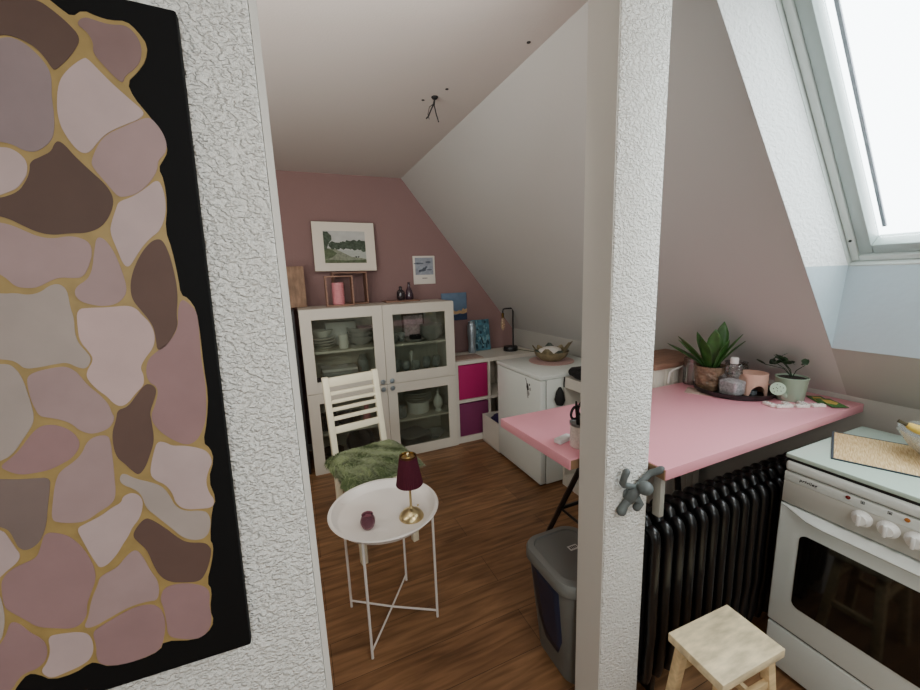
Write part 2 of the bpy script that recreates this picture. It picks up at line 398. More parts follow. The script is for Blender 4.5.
# ================================================================ WIRES ON THE CEILING
t = thing('ceiling_wire', 'bare black lamp wires dangling from a hole in the ceiling', 'wire', (.742, 1.95, ZC))
MB().lathe([(0, -.012), (.012, -.010), (.017, -.004), (.017, -.0005), (0, -.0005)], (0, 0, 0), 14).build('cap', 'black_matte', t)
MB().tube([(0, 0, -.01), (-.006, .01, -.035), (-.018, .02, -.06), (-.03, .02, -.085), (-.045, .01, -.10)], .0035, 6).build('strand', 'black_matte', t)
MB().tube([(0, 0, -.01), (-.004, .0, -.04), (.004, -.002, -.08), (.014, -.004, -.115)], .003, 6).build('strand', 'black_matte', t)
MB().tube([(-.004, 0, -.03), (-.03, .0, -.05), (-.036, .01, -.08), (-.028, .016, -.1)], .002, 6).build('strand', 'charcoal', t)

# ================================================================ PAINTING
STONES = [
    ('k', "-315,1858 -306,1857 -270,1857 -256,1847 -243,1835 -231,1819 -241,1800 -254,1784 -266,1772 -269,1775 -274,1787 -282,1798 -293,1805 -307,1808 -315,1806 -325,1802"),
    ('g', "-330,1798 -316,1802 -305,1806 -293,1802 -281,1790 -273,1776 -271,1763 -275,1740 -276,1718 -279,1696 -285,1680 -302,1665 -315,1665 -326,1673 -338,1675 -352,1676"),
    ('u', "-234,1835 -224,1846 -210,1843 -196,1841 -180,1844 -171,1839 -164,1826 -164,1813 -168,1798 -179,1785 -189,1777 -193,1766 -203,1776 -215,1792 -221,1802 -218,1815 -224,1828"),
    ('l', "-232,1794 -227,1792 -217,1779 -203,1762 -185,1744 -172,1731 -179,1721 -199,1711 -221,1698 -234,1684 -242,1673 -248,1668 -255,1668 -261,1675 -267,1687 -272,1703 -272,1725 -265,1757 -253,1775"),
    ('m', "-209,1703 -218,1698 -231,1686 -245,1659 -245,1649 -234,1631 -226,1617 -221,1610 -214,1610 -198,1615 -180,1632 -168,1651 -166,1664 -155,1675 -151,1688 -153,1702 -159,1715 -167,1725 -180,1720"),
    ('l', "-349,1667 -339,1668 -329,1668 -320,1661 -315,1651 -317,1637 -323,1626 -332,1615 -342,1610 -350,1606 -360,1604"),
    ('k', "-277,1682 -271,1677 -263,1663 -249,1645 -234,1627 -228,1612 -229,1598 -237,1580 -250,1564 -268,1557 -285,1557 -305,1554 -320,1558 -334,1567 -348,1577 -364,1580 -361,1601 -345,1604 -330,1612 -320,1626 -314,1639 -312,1652 -298,1660 -287,1667 -282,1678"),
    ('l', "-170,1638 -165,1626 -164,1604 -168,1582 -178,1561 -191,1551 -203,1538 -215,1520 -224,1507 -230,1511 -234,1533 -239,1558 -235,1573 -226,1594 -222,1603 -205,1610 -187,1623"),
    ('m', "-366,1572 -349,1569 -335,1561 -321,1552 -305,1549 -288,1553 -275,1551 -265,1544 -264,1530 -270,1512 -280,1494 -292,1493 -306,1495 -318,1490 -333,1481 -346,1481 -356,1484 -364,1498 -377,1507"),
    ('m', "-256,1551 -249,1551 -242,1540 -237,1524 -233,1500 -231,1477 -235,1464 -246,1453 -262,1450 -276,1453 -289,1459 -294,1470 -290,1481 -276,1490 -268,1504 -261,1533"),
    ('d', "-182,1550 -175,1546 -170,1525 -168,1502 -167,1478 -169,1454 -174,1431 -174,1414 -184,1395 -196,1380 -207,1375 -206,1393 -206,1413 -212,1429 -220,1444 -227,1458 -227,1477 -221,1499 -208,1525 -193,1544"),
    ('t', "-383,1477 -368,1474 -358,1475 -345,1471 -331,1474 -319,1484 -308,1486 -301,1476 -302,1451 -300,1436 -303,1410 -300,1394 -292,1380 -290,1370 -298,1357 -308,1361 -318,1370 -332,1369 -352,1366 -366,1366 -372,1376 -379,1381 -399,1385"),
    ('p', "-295,1448 -279,1449 -259,1448 -234,1450 -224,1444 -219,1434 -210,1421 -206,1401 -211,1381 -224,1366 -233,1351 -230,1338 -232,1322 -245,1310 -257,1295 -267,1292 -275,1300 -280,1311 -290,1323 -299,1340 -299,1352 -287,1370 -290,1382 -299,1400 -298,1421"),
    ('v', "-164,1456 -155,1449 -146,1435 -146,1412 -148,1383 -150,1353 -149,1319 -151,1288 -155,1258 -161,1237 -173,1216 -188,1210 -204,1221 -219,1237 -229,1256 -230,1271 -222,1287 -215,1307 -216,1318 -224,1325 -227,1338 -222,1362 -207,1375 -189,1387 -174,1410 -171,1438"),
    ('d', "-224,1323 -218,1316 -218,1307 -224,1292 -231,1276 -231,1263 -231,1241 -233,1224 -241,1204 -250,1184 -260,1173 -267,1182 -275,1197 -283,1209 -285,1227 -283,1252 -275,1271 -271,1287 -261,1289 -254,1294 -244,1307 -231,1323"),
    ('l', "-228,1225 -218,1222 -209,1213 -195,1211 -175,1203 -161,1193 -156,1173 -164,1159 -171,1139 -169,1117 -162,1101 -167,1088 -186,1091 -207,1096 -218,1110 -220,1131 -228,1149 -240,1159 -245,1170 -242,1187 -234,1211"),
    ('t', "-280,1183 -266,1168 -248,1158 -232,1146 -224,1125 -220,1106 -207,1092 -186,1088 -174,1080 -173,1055 -183,1034 -200,1034 -217,1045 -232,1071 -249,1098 -259,1114 -261,1138 -269,1151 -283,1162 -286,1173"),
    ('d', "-263,1097 -254,1090 -239,1071 -224,1047 -212,1033 -186,1025 -180,1013 -179,1008 -183,989 -192,967 -203,953 -225,959 -246,968 -258,984 -264,1008 -268,1038 -276,1053 -284,1069 -277,1083"),
    ('l', "-274,1146 -264,1138 -261,1124 -269,1099 -282,1085 -289,1071 -299,1058 -307,1045 -323,1029 -333,1028 -336,1038 -341,1058 -346,1083 -350,1104 -339,1109 -319,1116 -302,1127 -289,1132 -286,1142"),
    ('m', "-289,1249 -287,1236 -289,1206 -291,1181 -294,1147 -301,1133 -318,1125 -335,1114 -350,1114 -367,1120 -376,1127 -370,1155 -362,1186 -354,1203 -337,1213 -324,1225 -316,1242 -305,1250"),
    ('m', "-365,1355 -353,1361 -333,1364 -320,1364 -309,1353 -301,1332 -288,1314 -280,1297 -279,1284 -276,1275 -284,1260 -298,1255 -310,1255 -321,1263 -328,1275 -338,1283 -351,1289 -362,1293 -365,1307 -367,1319 -367,1342"),
    ('t', "-401,1376 -383,1376 -376,1369 -371,1354 -369,1331 -368,1312 -368,1294 -372,1281 -386,1261 -401,1240 -415,1234 -426,1230"),
    ('v', "-358,1279 -345,1276 -332,1266 -324,1250 -325,1236 -336,1221 -352,1213 -365,1208 -382,1207 -398,1208 -410,1217 -417,1226 -404,1235 -392,1246 -378,1265 -367,1276"),
    ('b', "-430,1208 -420,1207 -405,1202 -386,1199 -366,1196 -370,1176 -377,1149 -383,1121 -393,1098 -403,1089 -413,1087 -419,1094 -421,1105 -424,1125 -433,1134 -443,1139"),
    ('l', "-444,1131 -431,1127 -427,1113 -423,1095 -419,1081 -425,1070 -437,1062 -447,1053 -459,1045"),
    ('v', "-387,1109 -373,1104 -360,1094 -350,1075 -344,1057 -339,1030 -341,1008 -352,984 -359,968 -361,950 -372,936 -385,935 -402,944 -421,954 -433,974 -444,990 -451,1002 -449,1032 -446,1048 -435,1061 -417,1067 -402,1071 -394,1090"),
    ('m', "-284,1046 -276,1031 -270,1000 -261,973 -266,940 -281,944 -306,944 -334,934 -358,925 -369,930 -360,945 -352,975 -340,998 -335,1013 -311,1020 -299,1035"),
    ('v', "-279,938 -266,925 -262,902 -266,874 -276,844 -296,839 -321,838 -344,843 -359,854 -362,868 -358,891 -360,916 -349,923 -328,931 -303,940"),
    ('v', "-247,962 -225,958 -201,944 -191,928 -196,901 -195,868 -205,846 -222,840 -247,852 -263,865 -261,892 -261,923 -264,939 -258,957"),
    ('l', "-413,933 -398,931 -374,924 -363,913 -362,888 -369,869 -384,862 -404,859 -420,857 -427,866 -430,877 -421,887 -413,907"),
    ('v', "-449,977 -439,968 -431,948 -419,931 -416,913 -421,892 -434,882 -448,882 -459,873 -467,859 -493,854 -481,922 -467,942 -457,956"),
    ('t', "-461,1037 -452,1026 -452,1002 -455,977 -462,953 -468,947 -478,943"),
]
GOLD = "-333,1858 -284,1871 -268,1866 -257,1859 -248,1851 -237,1843 -224,1854 -209,1849 -195,1847 -177,1850 -166,1840 -156,1823 -161,1802 -173,1785 -188,1769 -183,1750 -171,1732 -160,1714 -152,1692 -152,1678 -159,1666 -167,1654 -162,1637 -163,1600 -171,1563 -166,1533 -164,1492 -164,1462 -155,1457 -146,1437 -146,1395 -148,1345 -148,1292 -155,1249 -166,1209 -157,1198 -154,1175 -167,1141 -160,1101 -168,1087 -179,1027 -175,1016 -180,988 -194,946 -188,929 -196,890 -193,863 -205,845 -226,839 -271,858 -277,842 -307,836 -348,842 -363,858 -371,862 -392,852 -421,853 -435,872 -446,878 -460,864 -473,843 -510,822 -533,820"

t = thing('abstract_painting', 'large black canvas of mauve and brown stone shapes outlined in gold', 'painting', (-.48, .775, .80))
ox, oz = -.48, .80
cn = [(-.115, 1.877), (-.141, .788), (-.86, .82), (-.835, 1.907)]
L2 = [(x-ox, z-oz) for x, z in cn]
cv = MB().prism(L2, -.0195, -.0005, 'y', .003).build('canvas', 'canvas_black', t)
keys = 'kdgulmtpvb'
mats = ['gold_paint']+['stone_'+k for k in keys]
gb = MB()
def blob(poly, mi, y, th, rnd=2):
    q = [(x-ox, z-oz) for x, z in (chaikin(poly, rnd) if rnd else poly)]
    gb.mi(mi).prism(q, y-th, y, 'y')
gold = pts(GOLD)
left_edge = lambda z: -.333-.20*(1.858-z)/1.04
gold = gold + [(-.72, .835), (-.755, .87), (-.77, .98), (-.75, 1.1), (-.765, 1.3), (-.745, 1.45), (-.76, 1.62), (-.735, 1.75), (-.72, 1.845), (-.6, 1.87)]
blob(gold, 0, -.0195, .0012, 1)
for k, s in STONES: blob(pts(s), 1+keys.index(k), -.0205, .0012)
rng = random.Random(4); z = .86; row = 0                # stones of the part beyond the photograph's edge
while z < 1.80:
    h = rng.uniform(.11, .15); xr = left_edge(z+h/2)-.075
    n = 2; x = -.745
    wd = (xr-x)/n
    for j in range(n):
        c = (x+wd*(j+.5), z+h/2)
        pl = []
        for q in range(10):
            a = 2*PI*q/10; ca, sa = math.cos(a), math.sin(a); sq = 1/max(abs(ca), abs(sa))*.86
            pl.append((c[0]+ca*sq*(wd/2-.006)*rng.uniform(.86, 1.02), c[1]+sa*sq*(h/2-.006)*rng.uniform(.86, 1.02)))
        blob(pl, 1+keys.index(rng.choice('kdgulmtpv')), -.0205, .0012)
    z += h
gb.build('stone_pattern', mats, cv, smooth=0)

# ================================================================ GLASS CABINET
cx0, cw, cyf, ch = .029, 1.2, 2.998, 1.28
t = thing('glass_cabinet', 'white cabinet with four glazed doors against the mauve wall', 'cabinet', (cx0, cyf, 0))
m = MB(); D1 = .40; tk = .018; y0 = .019
for a in ((0, tk, y0, D1, 0, ch), (cw-tk, cw, y0, D1, 0, ch), (cw/2-tk/2, cw/2+tk/2, y0, D1, tk, ch-tk), (tk, cw-tk, y0, D1, 0, tk+.03), (tk, cw-tk, y0, D1, ch-tk, ch), (tk, cw-tk, y0+.01, D1-.01, .636, .654)): m.box(*a)
m.box(tk, cw-tk, D1-.008, D1, tk, ch-tk)
m.build('carcass', 'cabinet_white', t)
for q in ((tk, cw/2-tk/2, .955), (cw/2+tk/2, cw-tk, .955), (tk, cw/2-tk/2, .31), (cw/2+tk/2, cw-tk, .31)):
    MB().box(q[0]+.001, q[1]-.001, y0+.02, D1-.01, q[2]-.016, q[2]).build('shelf', 'cabinet_white', t)
def cab_door(x0, z0, x1, z1, kx, kz):
    g = .0015; x0 += g; x1 -= g; z0 += g; z1 -= g; s = .078; b = .085
    m = MB()
    for a in ((x0, x0+s, z0, z1), (x1-s, x1, z0, z1), (x0+s, x1-s, z0, z0+b), (x0+s, x1-s, z1-s, z1)): m.box(a[0], a[1], 0, .018, a[2], a[3], .0012, 1)
    d = m.build('door', 'cabinet_white', t)
    MB().box(x0+s-.003, x1-s+.003, .008, .011, z0+b-.003, z1-s+.003).build('glass_pane', 'pane', d)
    MB().lathe([(0, -.001), (.006, -.001), (.006, .012), (.018, .014), (.020, .020), (.015, .025), (0, .026)], (0, 0, 0), 18, Matrix.Translation((kx, 0, kz)) @ Matrix.Rotation(PI/2, 4, 'X')).build('knob', 'silver', d)
hz = .645
for x0, x1, kx in ((0, cw/2, cw/2-.035), (cw/2, cw, cw/2+.038)):
    cab_door(x0, hz, x1, ch, kx, hz+.03); cab_door(x0, .0, x1, hz, kx, hz-.032)

# crockery behind the glass: local helpers, base at the object's own origin
def bowl_prof(r, h): return [(0, 0), (r*.45, 0), (r*.5, h*.08), (r*.85, h*.5), (r, h), (r-.004, h), (r*.8, h*.52), (r*.4, h*.14), (0, h*.12)]
def plate_prof(r, h=.018): return [(0, 0), (r*.6, 0), (r*.66, h*.3), (r, h), (r, h+.003), (r*.62, h*.45), (0, h*.4)]
def crock(name, label, cat, prof, m, loc, n=24, group=None, **k):
    o = MB().lathe(prof, (0, 0, 0), n, **k).build(name, m); o.location = loc; return tag(o, label, cat, group)
def mug(label, m, loc, r=.04, h=.09, a=0, cat='mug'):
    o = MB().lathe([(0, 0), (r*.9, 0), (r, .006), (r, h), (r-.004, h), (r-.004, .008), (0, .007)], (0, 0, 0), 22).build('mug', m)
    MB().tube([(r-.003, 0, h*.78), (r+.02, 0, h*.72), (r+.026, 0, h*.5), (r+.018, 0, h*.28), (r-.003, 0, h*.2)], .005, 8).build('handle', m, o)
    o.location = loc; o.rotation_euler.z = a; return tag(o, label, cat)
Zt, Zm, Zl, Zb = .956, .655, .311, .049
yc = 3.17
# upper left compartment
for k in range(4): crock('dinner_plate', 'white plate stacked at left of top left cabinet shelf, %s of four' % ('lowest', 'second from bottom', 'third from bottom', 'topmost')[k], 'plate', plate_prof(.105), 'china', (.185, 3.21, Zt+.001+k*.0225), group='plates in the upper left cabinet')
crock('soup_bowl', 'white bowl resting on the plate stack in the top left cabinet', 'bowl', bowl_prof(.085, .055), 'china', (.185, 3.21, Zt+.088))
mug('small white mug at the front of the top left cabinet shelf', 'china', (.335, 3.11, Zt+.001), .036, .105, 1.0)
for k in range(3): crock('serving_bowl', 'grey china bowl nested at right of top left cabinet shelf, %s of three' % ('lowest', 'middle', 'topmost')[k], 'bowl', bowl_prof(.11, .07), 'china_grey', (.485, 3.22, Zt+.001+k*.036), group='bowls in the upper left cabinet')
o = MB().box(-.12, .12, -.05, .05, 0, .19, .004).build('cardboard_box', 'box_white'); o.location = (.34, 3.32, Zt+.001); tag(o, 'white box standing behind the mug on the top left cabinet shelf', 'box')
for k in range(2):
    o = MB().box(-.135, .135, -.09, .09, 0, .058, .004); o = o.build('storage_box', 'box_grey'); 
    MB().box(-.137, .137, -.092, .092, .040, .060, .003).build('lid', 'box_white', o)
    o.location = (.30, 3.28, Zm+.001+.062*k); tag(o, ('grey lidded box at back of middle left cabinet shelf, lower of two', 'grey lidded box stacked on another in the middle left cabinet shelf')[k], 'box')
for k in range(3): crock('side_plate', 'dark plate in the low stack behind the chair back, %s of three' % ('lowest', 'middle', 'topmost')[k], 'plate', plate_prof(.085), 'dish_dark', (.27, 3.10, Zm+.001+k*.0225), group='dark plates behind the chair back')
mug('purple cup at the left of the middle left cabinet shelf', 'dish_purple', (.14, 3.11, Zm+.001), .035, .08, 2.5, 'cup')
crock('glass_dish', 'flat glass dish at the right of the middle left cabinet shelf', 'dish', bowl_prof(.075, .045), 'cut_glass', (.49, 3.11, Zm+.001))
crock('glass_jar', 'tall glass jar at the right of the middle left cabinet shelf', 'jar', [(0, 0), (.042, 0), (.044, .16), (.03, .18), (.03, .2), (.027, .2), (.027, .18), (.04, .158), (.038, .01), (0, .01)], 'cut_glass', (.50, 3.30, Zm+.001))
# upper right compartment
o = MB().box(-.10, .10, -.006, .006, 0, .215, .002).build('framed_card', 'frame_brown'); MB().box(-.085, .085, -.009, -.006, .018, .198).build('print', 'card_pink', o)
o.location = (.95, 3.25, Zt+.003); o.rotation_euler.x = -.12; tag(o, 'pink and white floral card in dark frame inside the top right cabinet shelf', 'card')
for k in range(3): crock('mixing_bowl', 'large grey bowl nested at right of top right cabinet shelf, %s' % ('lowest', 'middle', 'topmost')[k], 'bowl', bowl_prof(.105, .07), 'china_grey', (1.07, 3.13, Zt+.001+k*.028), group='bowls in the upper right cabinet')
for k, (x, y) in enumerate(((.735, 3.10), (.81, 3.16), (.75, 3.22))):
    crock('glass_cup', ('small glass cup nearest the door on the top right cabinet shelf', 'small glass cup in the middle of the top right cabinet shelf', 'small glass cup at the back left of the top right cabinet shelf')[k], 'cup', [(0, 0), (.025, 0), (.034, .06), (.036, .075), (.033, .075), (.03, .055), (.022, .006), (0, .006)], 'cut_glass', (x, y, Zt+.001), group='glass cups')
crock('salad_plate', 'flat grey dish in front of the floral card on the top right cabinet shelf', 'dish', plate_prof(.1, .022), 'china_grey', (.91, 3.12, Zt+.001))
o = MB().box(-.045, .045, -.03, .03, 0, .04, .004).build('black_box', 'black_matte'); o.location = (.92, 3.12, Zt+.012); tag(o, 'small black box lying on the flat grey dish', 'box')
gob = [(0, 0), (.032, 0), (.033, .003), (.006, .007), (.005, .05), (.008, .056), (.030, .075), (.036, .10), (.033, .135), (.031, .135), (.033, .10), (.027, .078), (0, .06)]
sp_ = ((.735, 3.09), (.82, 3.10), (.905, 3.09), (1.0, 3.10), (1.085, 3.09), (.775, 3.20), (1.04, 3.21), (1.13, 3.20))
nm = ('first from the left in the front row', 'second from the left in the front row', 'third from the left in the front row', 'fourth from the left in the front row', 'rightmost in the front row', 'left one in the back row', 'middle one in the back row', 'right one in the back row')
for k, (x, y) in enumerate(sp_): crock('wine_glass', 'stemmed glass on middle right cabinet shelf, '+nm[k], 'glass', gob, 'cut_glass', (x, y, Zm+.001), 18, group='wine glasses')
crock('candlestick', 'white candlestick among the stemmed glasses in the right cabinet', 'candlestick', [(0, 0), (.035, 0), (.03, .012), (.01, .03), (.014, .08), (.009, .14), (.018, .19), (.012, .2), (0, .2)], 'china', (.90, 3.20, Zm+.001), 18)
# lower right compartment
zz = Zl+.001
crock('stock_pot', 'white ceramic pot under the plate stack in the lower right cabinet', 'pot', [(0, 0), (.095, 0), (.10, .01), (.10, .095), (.095, .1), (.09, .095), (.09, .012), (0, .012)], 'china', (.93, 3.19, zz)); zz += .101
for k in range(4):
    crock('dinner_plate', 'wide white plate on the pot in lower right cabinet, %s of four' % ('lowest', 'second from bottom', 'third from bottom', 'topmost')[k], 'plate', plate_prof(.125, .018), 'china', (.93, 3.19, zz), group='plates on the ceramic pot'); zz += .0225
t2 = thing('lidded_jar', 'white jar with a pointed lid at the right of the lower right cabinet', 'jar', (1.095, 3.12, Zl+.001))
MB().lathe([(0, 0), (.035, 0), (.036, .008), (.022, .02), (.04, .05), (.044, .085), (.036, .105), (0, .107)], (0, 0, 0), 20).build('jar_body', 'china', t2)
MB().lathe([(.037, .105), (.03, .125), (.014, .145), (.008, .16), (.012, .175), (0, .2)], (0, 0, 0), 20).build('lid', 'china', t2)
mug('glass mug at the left of the lower right cabinet shelf', 'cut_glass', (.755, 3.10, Zl+.001), .045, .1, 2.8)
for k in range(6):
    o = MB()
    loft(o, [(rrect(.15, .15, .03), 0), (rrect(.25, .25, .045), .014), (rrect(.256, .256, .045), .017), (rrect(.17, .17, .03), .008)])
    o = o.build('square_plate', 'china_grey'); o.location = (.86, 3.16, .05+k*.0125); o.rotation_euler.z = .35
    tag(o, 'square grey plate in bottom right cabinet stack, %s of six' % ('lowest', 'second from bottom', 'third from bottom', 'third from top', 'second from top', 'topmost')[k], 'plate', 'square plates')
crock('glass_bowl', 'glass bowl at the right of the bottom right cabinet floor', 'bowl', bowl_prof(.08, .06), 'cut_glass', (1.07, 3.16, .05))
# lower left compartment
crock('black_bowl', 'black bowl seen between the chair slats in the lower left cabinet', 'bowl', bowl_prof(.11, .09), 'dish_dark', (.33, 3.15, Zl+.001))
crock('black_pot', 'dark pot at the left of the lower left cabinet shelf', 'pot', [(0, 0), (.07, 0), (.075, .01), (.075, .11), (.07, .115), (.066, .11), (.066, .012), (0, .012)], 'dish_dark', (.165, 3.15, Zl+.001))
crock('pink_vase', 'slim pink vase seen through the chair back in the lower left cabinet', 'vase', [(0, 0), (.03, 0), (.034, .05), (.018, .13), (.02, .16), (.016, .16), (.014, .13), (0, .02)], 'rose_ceramic', (.47, 3.12, Zl+.001))
t2 = thing('frying_pan', 'dark frying pan leaning on edge behind the green cushion', 'pan', (.40, 3.14, .05))
Rm = Matrix.Translation((0, 0, .118)) @ Matrix.Rotation(PI/2-.15, 4, 'X')
MB().lathe([(0, 0), (.09, 0), (.115, .035), (.112, .036), (.088, .005), (0, .005)], (0, 0, 0), 28, Rm).build('pan_body', 'dish_dark', t2)
MB().tube([(.113*math.cos(a*PI/14), .113*math.sin(a*PI/14), .036) for a in range(28)], .0035, 6, True, Rm).build('rim', 'steel', t2)
for k in range(3): crock('dark_plate', 'black plate stacked in the bottom left cabinet, %s of three' % ('lowest', 'middle', 'topmost')[k], 'plate', plate_prof(.09), 'dish_dark', (.18, 3.17, .05+k*.0225), group='black plates in the lower left cabinet')

# ================================================================ ON TOP OF THE CABINET
zt = ch+.001
t = thing('dark_cupboard', 'dark charcoal cupboard left of the white glass cabinet', 'cupboard', (-.36, 3.03, 0))
MB().box(-.36, .36, .02, .40, 0, 1.28, .003).build('carcass', 'charcoal', t)
for x in (-.359, .001):
    d = MB().box(x, x+.358, 0, .019, .02, 1.278, .002).build('door', 'charcoal', t)
    MB().box(x+(.32 if x < -.1 else .03), x+(.328 if x < -.1 else .038), -.022, 0, .72, .86, .002).build('handle', 'black_metal', d)
t = thing('carved_board', 'carved wooden board leaning on the wall at the left cabinet corner', 'board', (-.06, 3.30, zt))
Rb = Matrix.Rotation(-.10, 4, 'X')
MB().box(-.16, .163, -.012, .012, 0.0012, .32, .004, Mx=Rb).build('panel', 'wood_carved', t)
def crate(label, x0, x1, y0, y1, z1, split=None):
    t = thing('wooden_crate', label, 'crate', ((x0+x1)/2, (y0+y1)/2, zt)); w = (x1-x0)/2; d = (y1-y0)/2; k = .011; h = z1-zt
    MB().box(-w, w, -d, d, 0, k, .001).build('bottom', 'wood_brown', t); MB().box(-w, w, -d, d, h-k, h, .001).build('top', 'wood_brown', t)
    for s in (-1, 1): MB().box(min(s*w, s*(w-k)), max(s*w, s*(w-k)), -d, d, k, h-k).build('side', 'wood_brown', t)
    return t
crate('front open wooden crate holding the pink canister on the cabinet', .243, .452, 3.17, 3.27, 1.517)
crate('back open wooden crate under the landscape picture', .315, .59, 3.31, 3.455, 1.546)
t = thing('pink_canister', 'pink ribbed ceramic canister inside the front wooden crate', 'canister', (.338, 3.22, zt+.012))
pr_ = [(0, 0), (.044, 0)]
for k in range(12): z = .006+k*.0135; pr_ += [(.048, z), (.0455, z+.007)]
pr_ += [(.046, .17), (.042, .171), (.041, .01), (0, .01)]
MB().lathe(pr_, (0, 0, 0), 28).build('body', 'rose_ceramic', t)
o = MB().box(-.15, .15, -.09, .09, 0, .012, .003).build('wooden_board', 'wood_brown'); o.location = (.87, 3.33, zt); tag(o, 'thin brown wooden board under two dark bottles on the cabinet', 'board')
t = thing('round_bottle', 'squat dark round bottle on the cabinet, left of the tall one', 'bottle', (.872, 3.33, zt+.013))
MB().lathe([(0, 0), (.028, 0), (.034, .01), (.035, .06), (.026, .082), (.012, .092), (.012, .10), (0, .10)], (0, 0, 0), 20).build('body', 'bottle_dark', t)
MB().lathe([(0, .10), (.014, .10), (.015, .11), (.008, .118), (0, .118)], (0, 0, 0), 16).build('stopper', 'bottle_dark', t)
t = thing('tall_bottle', 'taller purple bottle with narrow neck beside the squat bottle', 'bottle', (.953, 3.345, zt+.013))
MB().lathe([(0, 0), (.03, 0), (.036, .012), (.036, .045), (.024, .085), (.012, .11), (.011, .145), (.014, .15), (0, .15)], (0, 0, 0), 20).build('body', 'bottle_purple', t)

# ================================================================ PICTURES
def tri2(mb, mi, poly, y0=-.0009, th=.0009): mb.mi(mi).prism(poly, y0-th, y0, 'y')
t = thing('landscape_picture', 'river landscape print in wide cream mount above the wooden crates', 'picture', (.447, 3.435, 1.5475))
Rp = Matrix.Rotation(-.10, 4, 'X') @ Matrix.Rotation(.012, 4, 'Y')
W_, H_ = .255, .415
m = MB().box(-W_, W_, -.009, .009, .006, H_, .002); bmesh.ops.transform(m.bm, matrix=Rp, verts=m.bm.verts); m.build('backing_frame', 'frame_brown', t)
m = MB().box(-W_+.004, W_-.004, -.0105, -.009, .010, H_-.004); bmesh.ops.transform(m.bm, matrix=Rp, verts=m.bm.verts); mo = m.build('mount', 'paper_cream', t)
m = MB(); a, b, c, d = -.168, .170, .075, .338; yy = -.0106
m.mi(0).box(a, b, yy-.001, yy, c, d)
m.mi(3).box(a, b, yy-.002, yy-.001, c+.04, c+.105)
r_ = random.Random(2)
def blobp(cx, cz, rx, rz, n=16): return [(cx+rx*math.cos(2*PI*k/n)*r_.uniform(.8, 1.1), cz+rz*math.sin(2*PI*k/n)*r_.uniform(.8, 1.1)) for k in range(n)]
clip = lambda P: [(min(max(x, a), b), min(max(z, c), d)) for x, z in P]
tri2(m, 4, clip([(a, c+.02), (b, c+.02), (b, c+.035), (.05, c+.05), (-.02, c+.085), (-.08, c+.115), (a, c+.125)]), yy-.002)
tri2(m, 2, clip([(a, c), (b, c), (b, c+.028), (0, c+.02), (a, c+.03)]), yy-.003)
tri2(m, 2, clip([(a, c+.03), (a+.06, c+.045), (a+.1, c+.08), (a+.06, c+.11), (a, c+.12)]), yy-.003)
for cx, cz, rx, rz in ((-.10, .145+c, .03, .035), (-.06, .14+c, .03, .03), (-.015, .145+c, .035, .035), (.03, .15+c, .04, .042), (.075, .152+c, .04, .045), (.12, .15+c, .04, .045), (.155, .14+c, .035, .05)): tri2(m, 1, clip(blobp(cx, cz, rx, rz)), yy-.0025-r_.random()*.001)
tri2(m, 1, clip(blobp(-.15, c+.205, .045, .055)), yy-.0034); tri2(m, 1, clip(blobp(-.16, c+.16, .03, .05)), yy-.0036)
for cx in (.085, .105): tri2(m, 5, blobp(cx, c+.05, .008, .006, 8), yy-.004)
bmesh.ops.transform(m.bm, matrix=Rp, verts=m.bm.verts)
m.build('print', ['pic_sky', 'pic_tree', 'pic_grass', 'pic_water', 'pic_bank', 'pic_dark'], mo, smooth=0)
t = thing('small_print', 'small white framed print of a blurred running animal on the mauve wall', 'picture', (1.158, YB, 1.42))
MB().box(-.106, .106, -.012, -.001, 0, .258, .002).build('sheet', 'paper_white', t)
m = MB(); m.mi(0).box(-.088, .088, -.0135, -.012, .085, .242)
for cx, cz, rx, rz in ((-.02, .125, .035, .012), (.0, .14, .02, .014), (.02, .155, .012, .01), (-.045, .118, .012, .012), (.05, .13, .03, .006), (-.05, .19, .05, .008), (.04, .2, .03, .01)): tri2(m, 1, blobp(cx, cz, rx, rz, 10), -.0136)
for x in (-.022, -.012, -.002, .008, .018): m.mi(2).box(x, x+.007, -.0128, -.012, .05, .058)
m.build('print', ['pic_grey', 'pic_slate', 'print_dark'], t, smooth=0)
t = thing('sea_picture', 'small blue canvas with orange horizon partly behind the white cabinet', 'picture', (1.446, YB, 1.055))
MB().box(-.131, .131, -.02, -.001, 0, .268, .002).build('canvas', 'pic_blue', t)
m = MB(); m.mi(1).prism([(-.13, .06), (.13, .06), (.13, .11), (.105, .10), (.09, .115), (.07, .085), (.05, .10), (.02, .085), (-.04, .11), (-.13, .12)], -.0215, -.02, 'y')
m.mi(0).prism([(-.13, .001), (.13, .001), (.13, .072), (.09, .058), (.05, .066), (0, .05), (-.06, .075), (-.13, .06)], -.0225, -.0215, 'y')
m.build('paint_layer', ['pic_navy', 'pic_orange'], t, smooth=0)

